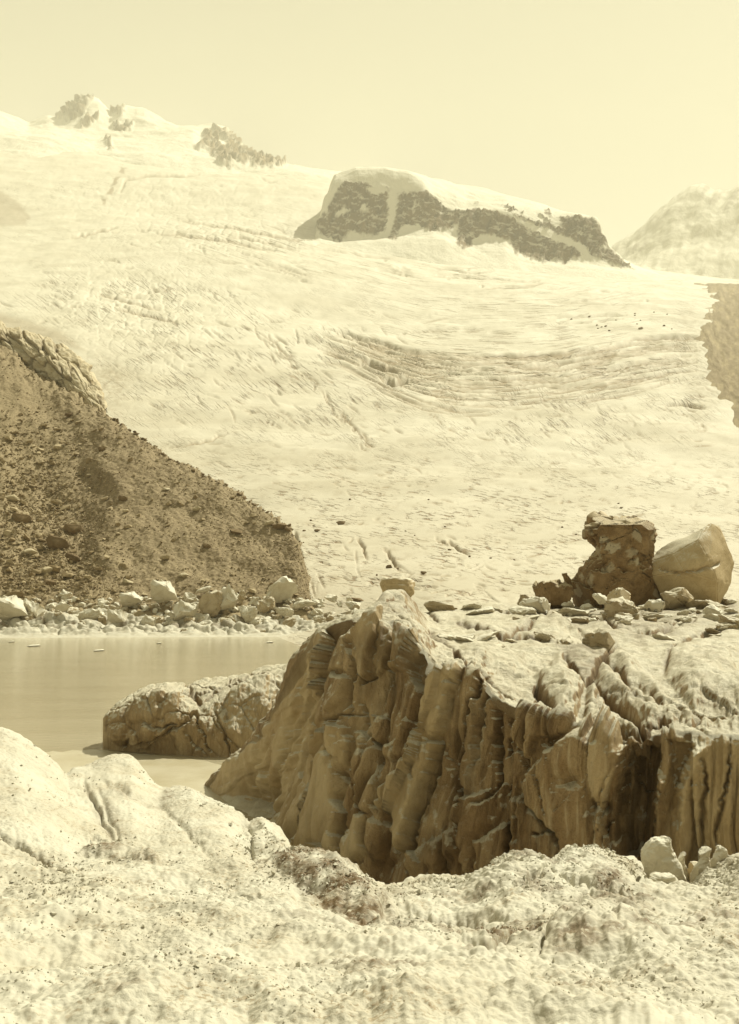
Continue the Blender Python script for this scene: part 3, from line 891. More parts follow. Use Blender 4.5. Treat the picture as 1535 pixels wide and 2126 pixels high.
# ------------------------------------------------------------------ low ice along the far shore
si = Sheet([cz((-200, 109, -0.5), (300, 110, -0.5), (620, 111, -0.5), (720, 108, -0.5)),
            cz((-200, 113, 0.12), (300, 114.5, 0.12), (620, 115, 0.1), (720, 114, 0.1)),
            cz((-200, 117, 0.75), (0, 118, 0.8), (300, 118.5, 0.9), (620, 119, 0.8), (720, 118, 0.5)),
            cz((-200, 122, 1.5), (0, 122, 1.6), (300, 122.5, 1.6), (620, 123, 1.3), (720, 123, 1.2)),
            cz((-200, 127, 1.2), (300, 127, 1.2), (720, 127, 1.2))], -200, 720, 420, [10, 26, 26, 8], smooth=6, ext=(-1500, 50, 730, 1))
f1, f2, cid = worley2(si.x / 1.7, si.y / 1.5, 2)
si.push((fbm2(si.x / 3.0, si.y / 2.2, 4, 0.6, 2.0) * 0.55 + (cid - 0.4) * 0.42 - 0.25 * np.exp(-((f2 - f1) / 0.12)**2)) * sstep(0.9, 1.6, si.T))
si.dirt = 0.75 * sstep(0.2, 0.7, fbm2(si.x / 2.4, si.y / 1.6, 4, 0.6, 7.0)) * sstep(1.1, 2.0, si.T)
o = si.build('shore_ice', M_CRUST)
tag(o, 'low white rubble ice lining the far lake shore', 'ice', kind='structure')

# ------------------------------------------------------------------ the great ice cliff
sr = Sheet([cz((395, 41.5, -0.7), (500, 36.2, -0.7), (600, 32.6, -0.7), (720, 30.2, -0.7), (850, 28.8, -0.7), (1000, 27.8, -0.7), (1200, 26.8, -0.7), (1535, 25.8, -0.7), (1740, 25.4, -0.7)),
            ct((395, 1660, 42.2), (420, 1652, 42), (470, 1625, 39.6), (520, 1640, 37.2), (600, 1600, 34.3), (720, 1560, 31.9), (850, 1570, 30.6), (1000, 1620, 28.9), (1200, 1665, 27.5), (1340, 1665, 27.0), (1535, 1660, 26.4), (1740, 1660, 26)),
            ct((395, 1655, 42.4), (420, 1640, 42.3), (445, 1612, 41.3), (470, 1580, 40.3), (500, 1568, 39.2), (520, 1543, 38.5), (535, 1536, 38), (560, 1478, 37), (575, 1470, 36.5), (600, 1410, 35.6), (625, 1365, 35), (650, 1325, 34.5), (700, 1297, 33.8), (735, 1287, 33.2), (760, 1282, 33.1),
               (785, 1285, 33), (795, 1296, 32.9), (815, 1290, 32.8), (850, 1302, 32.4), (875, 1330, 31.8), (895, 1360, 31.2), (905, 1394, 30.6), (960, 1384, 30.2), (1000, 1402, 29.8), (1030, 1442, 29.2), (1080, 1478, 28.6), (1120, 1500, 28.2), (1190, 1515, 27.7),
               (1290, 1542, 27.3), (1340, 1533, 27.2), (1400, 1526, 27), (1535, 1534, 26.7), (1740, 1534, 26.4)),
            ct((395, 1656, 43), (420, 1638, 43), (470, 1577, 41.2), (520, 1540, 39.4), (560, 1476, 38), (600, 1408, 36.8), (650, 1323, 35.7), (700, 1292, 35), (740, 1278, 34.6), (785, 1276, 34.4), (850, 1290, 34), (880, 1318, 33), (905, 1380, 31.5), (960, 1370, 31.2), (1000, 1388, 30.8),
               (1030, 1425, 30.2), (1080, 1452, 29.6), (1140, 1478, 29), (1200, 1498, 28.6), (1290, 1518, 28.4), (1340, 1516, 28.2), (1400, 1508, 28.1), (1535, 1508, 27.8), (1740, 1508, 27.6)),
            cz((395, 44, -0.9), (520, 41.5, 0.9), (600, 39.5, 2.9), (650, 38.2, 4.6), (740, 37, 6.0), (780, 37.5, 6.35), (800, 39, 6.75), (835, 39.5, 6.75), (865, 38.5, 6.1), (890, 37, 5.55), (950, 36, 5.3), (1100, 34.5, 5.0), (1250, 34, 4.9), (1535, 33.5, 4.85), (1740, 33.5, 4.8)),
            cz((395, 45.5, -1), (520, 43, -0.3), (640, 42, 0.9), (740, 42, 4.4), (800, 43, 6.0), (850, 45, 5.9), (890, 45, 5.45), (1000, 45, 5.45), (1200, 45, 5.4), (1535, 45, 5.3), (1740, 45, 5.3)),
            cz((395, 48, -1.2), (640, 47, -1), (740, 50, 0.5), (800, 52, 3.5), (850, 55, 5.0), (900, 58, 5.3), (1200, 60, 5.4), (1535, 60, 5.4), (1740, 60, 5.4)),
            cz((395, 60, -1.5), (640, 70, -1.5), (740, 74, -0.5), (850, 76, 3.5), (1200, 76, 4.2), (1740, 76, 4.2))], 395, 1740, 720,
           [60, 150, 34, 70, 90, 70, 16], smooth=4, ext=(390, 1, 3200, 50))
s = sr
TW = 2.4          # wall rows end here
wall = sstep(2.25, 1.95, s.T) * sstep(0.0, 0.2, s.T)
top = sstep(2.0, 2.5, s.T)
live = np.clip((s.z + 0.6) / 1.2, 0, 1)
nrm = s.normals(6)
# large flutes down the wall, then bulges
a_ = s.px / FOC * 29
D = wall * (fbm3(a_ * 0.55, s.y * 0.3, s.z * 0.16, 3, 0.5, 4.0) * 0.32 + fbm3(a_ * 1.6, s.y * 0.3, s.z * 0.14, 3, 0.5, 9.0, True) * 0.11)
slant = np.interp(s.px, [430, 560, 700, 900, 1150, 1535], [0.75, 0.55, 0.30, 0.22, 0.08, 0.0])
av = a_ - slant * s.z + 0.18 * fbm2(a_ * 0.6, s.z * 0.35, 3, 0.5, 21.0)      # constant down a flute
fa, fe, fid = facets2(av / 1.15, s.z / 6.0, 3, 0.2)
fb, fe2, _ = facets2(av / 0.40, s.z / 2.6, 9, 0.2)
n1 = perlin2(av * 0.75 + 3.3, s.z * 0.10 + 1.0); n2 = perlin2(av * 2.1 + 11.0, s.z * 0.16 + 5.0); n3 = perlin2(av * 5.2, s.z * 0.5)
vary = np.clip(0.55 + 0.9 * fbm2(a_ * 0.5, s.z * 0.4, 3, 0.5, 33.0), 0.1, 1.2)
D += wall * (fa * 0.46 + fb * 0.055 - 0.62 * np.exp(-(n1 / 0.065)**2) * vary - 0.12 * np.exp(-(n2 / 0.08)**2) * vary + n3 * 0.02)
fl_u = av.copy()
s.dirt = wall * (0.5 * np.exp(-(n1 / 0.05)**2) * vary + 0.3 * np.exp(-(n2 / 0.05)**2) * vary)
s.rock = wall * np.clip(0.35 * (fid > 0.8) + 0.75 * sstep(720, 600, s.px) + 0.65 * sstep(1340, 1430, s.px), 0, 0.85)
D += top * (fbm3(s.x * 0.5, s.y * 0.32, s.z * 0.5, 4, 0.5, 2.0) * 0.26)
warp(s, 7, 0.03)


def crack(L, w, v=0.7):
    kk = box_of(sr, L, w * 3, TW)
    dd, _, _ = seg_dist(sr.wx[kk], sr.wy[kk], L)
    sr.dirt[kk] = np.maximum(sr.dirt[kk], v * np.exp(-(dd / (w * 0.8))**2))


c1 = lambda L: [(420 + a / 2.741, 1260 + b / 2.741) for a, b in L]
c2 = lambda L: [(950 + a / 2.624, 1280 + b / 2.624) for a, b in L]
for L, h, e, dm in [
        ([(700, 690), (740, 720), (770, 840), (810, 940), (790, 1070), (820, 1180), (830, 1300), (810, 1430), (690, 1450), (600, 1420), (500, 1400), (590, 1180), (640, 960), (680, 800)], 0.32, 9, 0.35),
        ([(755, 660), (850, 690), (855, 780), (830, 900), (812, 940), (775, 840), (755, 740)], 0.35, 5, 0.1),
        ([(860, 720), (900, 700), (960, 760), (960, 880), (930, 1000), (905, 1060), (850, 960), (840, 900), (870, 800)], 0.25, 6, 0.1),
        ([(1000, 790), (1040, 830), (1030, 1000), (1040, 1100), (1030, 1180), (960, 1180), (905, 1120), (930, 1000), (960, 880)], 0.38, 7, 0.15),
        ([(1330, 380), (1470, 350), (1490, 400), (1440, 430), (1410, 560), (1380, 680), (1300, 760), (1350, 790), (1310, 920), (1260, 1060), (1210, 1160), (1190, 1300), (1130, 1420), (1095, 1300), (1095, 1200), (1045, 1150), (1050, 1060), (1150, 960), (1220, 850), (1290, 660), (1320, 500)], 0.60, 9, 0.1),
        ([(890, 1180), (970, 1200), (975, 1400), (860, 1510), (800, 1480), (850, 1330), (880, 1250)], 0.35, 6, 0.1),
        ([(985, 1220), (1080, 1240), (1100, 1330), (1120, 1420), (1000, 1450), (985, 1380)], 0.25, 8, 0.05),
        ([(730, 380), (880, 410), (860, 470), (820, 540), (740, 640), (715, 560), (715, 440)], 0.28, 9, 0.2),
        ([(600, 310), (700, 200), (860, 110), (870, 160), (820, 220), (815, 370), (720, 390), (580, 370)], 0.30, 10, 0.1),
        ([(820, 180), (860, 280), (880, 390), (815, 370), (810, 260)], 0.22, 5, 0.0),
        ([(870, 100), (1000, 70), (1020, 110), (980, 230), (960, 400), (900, 420), (880, 280)], 0.42, 8, 0.2),
        ([(1010, 110), (1090, 110), (1080, 200), (1040, 330), (990, 400), (975, 330), (1000, 200)], 0.20, 6, 0.0),
        ([(1110, 110), (1230, 180), (1230, 270), (1170, 380), (1100, 380), (1090, 250)], 0.45, 8, 0.2),
        ([(560, 400), (700, 400), (710, 600), (640, 690), (600, 560), (570, 480)], 0.2, 10, 0.1),
        ([(930, 610), (1100, 640), (1060, 780), (1000, 780), (960, 700)], 0.22, 8, 0.0),
        ([(1060, 840), (1200, 640), (1260, 660), (1210, 840), (1100, 920)], 0.25, 12, 0.1),
        ([(1190, 1400), (1450, 1270), (1500, 1400), (1380, 1480), (1200, 1520)], 0.25, 10, 0.1)]:
    plate(s, D, c1(L), h * 0.8, e * 0.28, TW, dm * 0.3)
    if h > 0.28: mask_poly(s, s.rock, c1(L), 4, 0.75 if h in (0.32, 0.35, 0.60) else 0.3, TW)
for L, h, e, dm in [
        ([(640, 640), (760, 640), (920, 700), (900, 900), (890, 1080), (890, 1350), (600, 1350), (590, 1190), (540, 1150), (470, 1080), (410, 980), (430, 840), (530, 720)], 0.60, 12, 0.35),
        ([(935, 690), (1110, 690), (1120, 800), (1090, 950), (1090, 1300), (900, 1300), (900, 1000)], -0.75, 14, -0.1),
        ([(1150, 660), (1290, 700), (1240, 800), (1200, 960), (1180, 860), (1170, 760)], -0.35, 8, 0),
        ([(360, 350), (440, 380), (490, 500), (560, 550), (680, 590), (600, 640), (480, 660), (430, 790), (380, 760), (340, 560), (310, 440)], 0.40, 9, 0.1),
        ([(10, 1010), (130, 960), (250, 900), (260, 1060), (200, 1130), (110, 1200), (90, 1400), (60, 1400), (20, 1150)], 0.3, 10, 0.1),
        ([(300, 1000), (400, 960), (470, 1080), (540, 1150), (580, 1200), (590, 1350), (300, 1350), (310, 1150)], 0.25, 12, 0.1),
        ([(100, 1240), (240, 1120), (290, 1140), (290, 1400), (100, 1400)], 0.3, 10, 0.1)]:
    plate(s, D, c2(L), h * 0.8, e * 0.35, TW, dm * 0.3)
# forms of the top
for L, h, e, dm in [
        ([(700, 400), (740, 380), (830, 500), (900, 560), (1030, 640), (940, 660), (860, 640), (700, 610), (680, 590)], 0.30, 12, 0.2),
        ([(740, 290), (800, 260), (900, 340), (1000, 450), (1150, 520), (1300, 530), (1530, 560), (1800, 580), (1800, 660), (1530, 640), (1240, 610), (1130, 610), (1050, 640), (950, 560), (830, 480), (740, 350)], 0.42, 12, 0.25),
        ([(400, 310), (560, 200), (600, 240), (650, 320), (690, 380), (670, 480), (640, 570), (520, 530), (480, 430), (430, 360)], 0.32, 14, 0.3),
        ([(820, 220), (900, 200), (1060, 300), (1120, 380), (1190, 500), (1100, 480), (1000, 400), (900, 320)], 0.30, 10, 0.2),
        ([(1130, 190), (1480, 180), (1530, 280), (1800, 300), (1800, 520), (1300, 510), (1200, 440), (1120, 300)], 0.28, 14, 0.3),
        ([(20, 150), (120, 120), (260, 160), (400, 190), (380, 300), (240, 300), (60, 260)], 0.18, 10, 0.15),
        ([(300, 110), (460, 0), (620, 60), (540, 130), (400, 130)], 0.3, 8, 0.1), ([(480, -20), (560, -10), (690, 90), (640, 110), (520, 60)], 0.3, 7, 0.1)]:
    plate(s, D, c2(L), h * 0.85, e * 1.3, 5.2, dm)
for L, w, dp in [([(690, 640), (735, 640), (900, 600)], 2.2, 0.25), ([(715, 380), (715, 560), (735, 640)], 1.8, 0.25), ([(820, 940), (805, 1100), (835, 1200), (830, 1300), (805, 1440)], 4.5, 0.5),
                 ([(880, 260), (905, 420), (985, 400)], 3, 0.35), ([(1100, 110), (1080, 200), (1050, 330)], 4, 0.35), ([(960, 650), (1000, 770), (1040, 830)], 2.5, 0.3), ([(1290, 400), (1300, 560), (1270, 700)], 3, 0.3),
                 ([(560, 420), (650, 400), (700, 400), (760, 370)], 1.8, 0.2), ([(1050, 900), (1130, 890), (1220, 840)], 1.6, 0.2), ([(1360, 780), (1320, 950), (1270, 1080), (1210, 1180), (1190, 1330), (1140, 1420)], 5, 0.45),
                 ([(1450, 1000), (1500, 1060), (1470, 1180), (1500, 1290)], 4, 0.4), ([(860, 1520), (960, 1450)], 1.5, 0.2), ([(850, 880), (905, 1060), (930, 1180)], 3.5, 0.35)]:
    groove(s, D, c1(L), w * 0.8, dp * 1.2, TW); crack(c1(L), w)
for L, w, dp in [([(410, 980), (470, 1080), (540, 1160), (590, 1240), (590, 1350)], 4, 0.4), ([(430, 830), (400, 990)], 4, 0.4), ([(290, 1000), (300, 1150), (290, 1280)], 3.5, 0.3), ([(190, 510), (190, 700), (210, 940), (130, 1020)], 5, 0.4),
                 ([(60, 620), (40, 760), (20, 900), (60, 1000)], 5, 0.45), ([(950, 820), (980, 960), (1120, 950)], 2, 0.15), ([(780, 1170), (890, 1100)], 1.5, 0.15), ([(450, 1190), (540, 1150)], 3, 0.3), ([(120, 330), (80, 500), (60, 620)], 4, 0.35),
                 ([(150, 350), (130, 500), (110, 700)], 4, 0.3), ([(250, 480), (280, 560), (250, 760)], 4, 0.3), ([(1340, 760), (1350, 900), (1330, 1100), (1330, 1280)], 6, 0.2), ([(1480, 700), (1470, 900), (1410, 1150), (1420, 1280)], 5, 0.2)]:
    groove(s, D, c2(L), w * 0.8, dp * 1.2, TW); crack(c2(L), w)
for L, w, dp in [([(600, 220), (650, 330), (700, 390)], 4, 0.35), ([(860, 150), (780, 240), (730, 330), (710, 380)], 4, 0.4), ([(720, 360), (830, 490), (950, 580), (1040, 640)], 3.5, 0.35), ([(690, 600), (840, 640), (960, 660), (1140, 620)], 3.5, 0.3),
                 ([(800, 220), (900, 340), (1000, 450), (1160, 530), (1300, 535)], 3, 0.3), ([(430, 350), (480, 440), (500, 510)], 4, 0.3), ([(1130, 290), (1150, 210), (1480, 180)], 2.4, 0.2), ([(250, 100), (400, 40), (470, -20)], 4, 0.5),
                 ([(540, 10), (620, 60), (700, 110)], 2.5, 0.3), ([(0, 40), (150, 60), (250, 110), (560, 130)], 3, 0.3), ([(0, 190), (60, 270), (30, 340)], 3, 0.25), ([(-140, 80), (-60, 140), (0, 190)], 3, 0.3), ([(-200, -30), (-60, 20), (60, 10)], 2.5, 0.3),
                 ([(180, -40), (320, -20), (420, 10)], 2.5, 0.3), ([(700, -20), (860, 60), (1000, 80), (1200, 60)], 3, 0.35), ([(1000, -20), (1150, 40), (1300, 20)], 2.5, 0.3), ([(1180, 160), (1300, 90), (1450, 60)], 2.5, 0.25)]:
    groove(s, D, c2(L), w, dp * 1.5, 5.6)
    kk = box_of(s, c2(L), w * 3, 5.6)
    dd, _, _ = seg_dist(s.wx[kk], s.wy[kk], c2(L))
    s.dirt[kk] = np.maximum(s.dirt[kk], 0.95 * np.exp(-(dd / (w * 1.6))**2))  # each fissure of the top darkened along its line
for (hx, hy, r, dp) in [(1201, 1612, 17, 0.35), (1247, 1669, 20, 0.45)]:
    D -= dp * np.exp(-(((s.wx - hx) / r)**2 + ((s.wy - hy) / r)**2)) * (s.T < TW)
# ribs: right hand columns and the drip lines of the left flank
for L, w, h in [([(1449, 1562), (1425, 1642), (1415, 1790)], 14, 0.45), ([(1373, 1615), (1367, 1790)], 12, 0.3)]:
    groove(s, D, L, w, -h, TW, False)
R = np.random.default_rng(5)
for i in range(26):
    x0 = R.uniform(470, 690); y0 = np.interp(x0, [470, 520, 560, 600, 650, 700], [1580, 1545, 1480, 1410, 1330, 1300]) + R.uniform(5, 140)
    L = R.uniform(80, 260); sl = 0.62 - (x0 - 470) / 220 * 0.45
    groove(s, D, [(x0, y0), (x0 - sl * L * 0.5 + R.normal(0, 4), y0 + L * 0.5), (x0 - sl * L, y0 + L)], R.uniform(2.5, 6), R.uniform(0.08, 0.26), TW)
for i in range(40):
    x0 = R.uniform(720, 1330); y0 = R.uniform(1430, 1720)
    L = R.uniform(40, 170); sl = R.normal(0.08, 0.2)
    groove(s, D, [(x0, y0), (x0 - sl * L * 0.5 + R.normal(0, 6), y0 + L * 0.5), (x0 - sl * L, y0 + L)], R.uniform(2, 5), R.uniform(0.06, 0.22), TW)
# cracks and lumps all over the top, granules everywhere
fa, fe, fid = facets2((s.x + 0.5 * s.y) / 1.3, (s.y - 0.4 * s.x) / 2.6, 4)
f2 = fe; f1 = 0
D += top * (fa * 0.13 - 0.10 * np.exp(-(fe / 0.07)**2)) * (1 - 0.85 * sstep(3.3, 4.1, s.T))
s.dirt = np.maximum(s.dirt, sstep(4.2, 3.6, s.T) * top * 0.45 * np.exp(-((f2 - f1) / 0.07)**2) * sstep(-0.1, 0.4, fbm2(s.x * 0.4, s.y * 0.4, 3, 0.5, 6.0)))
D += fbm3(s.x * 3.2, s.y * 3.2, s.z * 2.2, 3, 0.55, 1.0) * (0.05 * wall + 0.06 * top)
f1, f2, cid = worley2(s.x / 0.17, s.y / 0.22 + s.z / 0.17, 11)
D += top * (0.35 - f1) * 0.05
ker = np.hanning(9)[1:-1]; ker /= ker.sum()
soft = np.array([np.convolve(np.pad(r, 3, mode='edge'), ker, 'valid') for r in D])
soft_d = np.array([np.convolve(np.pad(r, 3, mode='edge'), ker, 'valid') for r in s.dirt])
far_ = sstep(3.3, 4.0, s.T)
D = D + far_ * (0.9 * soft - D); s.dirt = s.dirt + far_ * (soft_d - s.dirt)
s.push(D * live, nrm)
s.refresh()
# dirty stretches at the back of the top and by the summit; darker patches on the wall
for poly, vv in [([(1060, 1260), (1190, 1235), (1400, 1250), (1535, 1245), (1535, 1285), (1330, 1330), (1240, 1300), (1150, 1300)], 0.5), ([(780, 1230), (850, 1230), (880, 1290), (800, 1285)], 0.35), ([(1150, 1340), (1215, 1322), (1280, 1312), (1275, 1345), (1236, 1385), (1215, 1425), (1180, 1368)], 0.6),
                 ([(730, 1330), (860, 1310), (880, 1400), (850, 1480), (760, 1470)], 0.45), ([(930, 1430), (1010, 1440), (1000, 1600), (960, 1780), (870, 1800), (880, 1680), (920, 1560)], 0.5), ([(1290, 1560), (1372, 1550), (1375, 1620), (1365, 1790), (1285, 1790)], 0.6), ([(1100, 1640), (1140, 1690), (1180, 1790), (1050, 1790), (1060, 1680)], 0.4)]:
    mask_poly(s, s.dirt, poly, 14, vv)
s.dirt *= np.clip(0.75 + fbm3(s.x * 1.5, s.y * 1.5, s.z * 1.5, 4, 0.6, 3.0), 0.15, 1)
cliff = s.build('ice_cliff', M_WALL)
at_ = cliff.data.attributes.new('flutes', 'FLOAT_VECTOR', 'POINT')
at_.data.foreach_set('vector', np.stack([fl_u * wall + s.x * (1 - wall), s.y * (1 - wall), s.z], -1).astype(np.float32).ravel())
tag(cliff, 'huge fluted ice cliff with shaded face and pale crusted top', 'ice cliff')

# ------------------------------------------------------------------ iceberg beside it
ib = Sheet([cz((214, 50.2, -0.4), (250, 49.8, -0.4), (300, 49.2, -0.4), (440, 48, -0.4), (560, 48, -0.4), (680, 48, -0.4)),
            ct((214, 1500, 50.4), (230, 1528, 50.0), (250, 1550, 49.7), (300, 1556, 49.2), (440, 1566, 48.2), (560, 1560, 48.2), (680, 1560, 48.2)),
            ct((214, 1496, 50.5), (222, 1522, 49.7), (235, 1536, 49.3), (260, 1530, 49.0), (300, 1520, 48.7), (370, 1505, 48.4), (440, 1520, 48.3), (500, 1500, 48.6), (560, 1470, 49), (680, 1450, 49.6)),
            ct((214, 1493, 50.6), (220, 1484, 50.0), (235, 1474, 49.9), (265, 1458, 49.8), (300, 1440, 49.7), (335, 1430, 49.6), (365, 1438, 49.4), (395, 1470, 49.0), (420, 1472, 49.0), (445, 1455, 49.4), (490, 1425, 50), (540, 1402, 50.6), (620, 1385, 51.4), (680, 1375, 52)),
            ct((214, 1491, 50.8), (224, 1480, 50.8), (265, 1446, 51.0), (300, 1430, 51.2), (345, 1420, 51.4), (380, 1425, 51.2), (405, 1440, 50.8), (430, 1432, 51.2), (490, 1410, 52), (540, 1392, 52.6), (620, 1376, 53.2), (680, 1368, 53.6)),
            ct((214, 1490, 51), (240, 1470, 52), (280, 1440, 53), (345, 1418, 54), (390, 1418, 54), (430, 1406, 54), (500, 1404, 54.5), (545, 1390, 55), (620, 1374, 55.5), (680, 1366, 56)),
            cz((214, 51.2, -0.5), (300, 55, -0.5), (400, 57, -0.5), (680, 59, -0.5))], 214, 680, 330, [12, 40, 50, 34, 34, 16], smooth=3)
s = ib
warp(s, 5, 0.04)
live = np.clip((s.z + 0.3) / 0.6, 0, 1) * np.clip((s.px - 212) / 12, 0.15, 1)
top = sstep(2.7, 3.3, s.T)
D = (1 - top) * (fbm3(s.x * 0.7, s.y * 0.5, s.z * 0.4, 3, 0.5, 2.0) * 0.2 + fbm3(s.x * 2.2, s.y, s.z * 0.6, 3, 0.55, 5.0, True) * 0.09) + top * fbm3(s.x * 0.9, s.y * 0.6, s.z, 4, 0.5, 8.0) * 0.16
for L, h, e in [([(262, 1545), (300, 1500), (330, 1515), (368, 1505), (330, 1535), (290, 1556)], 0.35, 6), ([(228, 1480), (300, 1445), (345, 1432), (330, 1500), (270, 1500), (255, 1535), (235, 1530)], 0.3, 8),
                ([(345, 1440), (375, 1445), (372, 1500), (335, 1510)], 0.28, 7), ([(470, 1440), (520, 1410), (560, 1400), (560, 1500), (500, 1560), (470, 1520)], 0.3, 10)]:
    plate(s, D, L, h * 0.7, e * 0.35, 3.2)
for L, w, dp in [([(250, 1548), (320, 1535), (370, 1510), (405, 1480)], 3, 0.3), ([(320, 1512), (368, 1505)], 2, 0.2), ([(380, 1520), (410, 1550), (430, 1570)], 2.5, 0.2), ([(405, 1480), (420, 1520), (440, 1560)], 3, 0.25), ([(450, 1480), (470, 1530), (480, 1570)], 3, 0.25)]:
    groove(s, D, L, w, dp, 3.2)
for L, w, dp in [([(390, 1420), (410, 1450), (420, 1465)], 3, 0.3), ([(380, 1440), (430, 1440), (500, 1410)], 2, 0.2), ([(425, 1460), (470, 1425), (530, 1400)], 2, 0.25), ([(400, 1422), (450, 1430), (480, 1412)], 1.8, 0.2), ([(520, 1398), (560, 1392)], 2, 0.3)]:
    groove(s, D, L, w, dp)
    kk = box_of(s, L, w * 3, 9)
    dd, _, _ = seg_dist(s.wx[kk], s.wy[kk], L)
    s.dirt[kk] = np.maximum(s.dirt[kk], 0.7 * np.exp(-(dd / (w * 1.3))**2))
fa, fe, fid = facets2(s.x / 1.1 + 0.2 * s.z, s.z / 1.6 + s.y / 2.2, 7)
s.rock = 0.35 + 0.4 * sstep(420, 500, s.px)
D += fa * 0.09 * (1 - 0.6 * top) - 0.05 * np.exp(-(fe / 0.05)**2)
s.dirt = np.maximum(s.dirt, 0.4 * np.exp(-(fe / 0.03)**2) * (1 - top))
D += fbm3(s.x * 4, s.y * 4, s.z * 3, 3, 0.55, 1.0) * 0.05
s.push(D * live)
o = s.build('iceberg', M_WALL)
at_ = o.data.attributes.new('flutes', 'FLOAT_VECTOR', 'POINT')
at_.data.foreach_set('vector', np.stack([s.x, s.y, s.z], -1).astype(np.float32).ravel())
tag(o, 'low iceberg with an overhanging snout lying in the lake', 'iceberg')

# ------------------------------------------------------------------ thin ice sheet on the near water
pts = [(40, 1562), (120, 1560), (200, 1556), (260, 1562), (330, 1568), (420, 1578), (470, 1590), (490, 1650), (430, 1700), (250, 1720), (0, 1700), (-60, 1620)]
bm = bmesh.new()
vs = []
for i in range(len(pts)):
    (ax, ay), (bx, by) = pts[i], pts[(i + 1) % len(pts)]
    for k in range(8):
        t = k / 8
        px = ax + (bx - ax) * t + 3 * perlin2(i * 1.3 + t * 3, 2.2) ; py = ay + (by - ay) * t + 2.0 * perlin2(i * 2.1 + t * 4, 7.7)
        Y = (EYE - 0.03) * FOC / (float(py) - HOR)
        p = P(float(px), float(py), Y)
        vs.append(bm.verts.new((p[0], p[1], 0.03)))
f = bm.faces.new(vs)
r_ = bmesh.ops.extrude_face_region(bm, geom=[f])
bmesh.ops.translate(bm, vec=(0, 0, -0.06), verts=[v for v in r_['geom'] if isinstance(v, bmesh.types.BMVert)])
bmesh.ops.recalc_face_normals(bm, faces=bm.faces)
me = bpy.data.meshes.new('ice_sheet')
bm.to_mesh(me); bm.free()


def mat_sheet():
    n = N('wet_thin_ice')
    a = n.noise(n.pos, 0.5, 5, 0.6)
    c = n.mix(n.ramp(a, 0.35, 0.65), (0.42, 0.37, 0.25), (0.50, 0.455, 0.34))
    return n.finish(c, 0.35, n.bump(n.noise(n.pos, 2.0, 4, 0.6), 0.03, 0.5), 0.4)


me.materials.append(mat_sheet())
o = bpy.data.objects.new('ice_sheet', me)
COL.objects.link(o)
tag(o, 'thin pale ice sheet afloat before the low iceberg', 'ice sheet')

# ------------------------------------------------------------------ the near ice the camera stands on
RIDGE = [(-160, 1490, 12.5), (0, 1524, 12.5), (30, 1530, 12.5), (60, 1552, 12.5), (93, 1574, 12.6), (121, 1598, 12.8), (138, 1612, 13.2), (150, 1598, 13.6), (190, 1590, 14), (234, 1570, 14.2), (275, 1569, 14.2), (290, 1584, 14.1), (310, 1608, 13.9), (335, 1632, 13.4),
         (370, 1634, 12.8), (400, 1640, 12.4), (464, 1664, 11.8), (490, 1686, 11.5), (505, 1704, 11.3), (516, 1712, 10.9), (545, 1707, 10.7), (582, 1722, 10.5), (597, 1750, 10.3), (602, 1770, 10), (640, 1782, 9.8), (680, 1792, 9.7), (720, 1808, 9.6), (760, 1824, 9.5), (800, 1838, 9.4), (830, 1832, 9.4), (900, 1822, 9.4),
         (980, 1818, 9.3), (1010, 1804, 9.2), (1050, 1776, 9.1), (1075, 1768, 9.1), (1100, 1771, 9.1), (1130, 1784, 9.2), (1152, 1794, 9.4), (1180, 1780, 9.7), (1250, 1778, 9.7), (1320, 1794, 9.6), (1345, 1822, 9.5), (1400, 1838, 9.3), (1440, 1836, 9.2), (1465, 1812, 9.1), (1490, 1796, 9.0), (1535, 1778, 8.9), (1700, 1730, 8.8)]
fg = Sheet([ct((-160, 4200, 1.4), (1700, 4200, 1.4)),
            ct((-160, 2126, 4.4), (700, 2130, 4.3), (1700, 2120, 4.3)),
            ct((-160, 1985, 5.6), (600, 1990, 5.6), (1100, 2000, 5.5), (1700, 1980, 5.5)),
            ct((-160, 1860, 7.3), (300, 1870, 7.3), (600, 1885, 7.2), (900, 1920, 6.8), (1150, 1930, 6.6), (1350, 1920, 6.8), (1700, 1880, 7.0)),
            ct((-160, 1720, 9.3), (0, 1735, 9.2), (150, 1770, 9.0), (300, 1790, 8.8), (450, 1800, 8.6), (600, 1806, 8.7), (700, 1836, 8.5), (800, 1872, 8.2), (950, 1855, 8.3), (1060, 1820, 8.2), (1150, 1835, 8.3), (1300, 1850, 8.2), (1450, 1855, 8.2), (1700, 1800, 8.0)),
            RIDGE,
            [(a, b + 22, c + 0.9) for a, b, c in RIDGE],
            [(a, z2py(2.2, c + 3.5), c + 3.5) for a, b, c in RIDGE],
            [(a, z2py(-0.8, c + 5.5), c + 5.5) for a, b, c in RIDGE]], -160, 1700, 690, [20, 110, 90, 90, 110, 16, 14, 6], smooth=3, ext=(-2200, 40, 4200, 40))
s = fg
warp(s, 5, 0.03)
nrm = s.normals(5)
D = np.zeros_like(s.x)
TF = 5.4
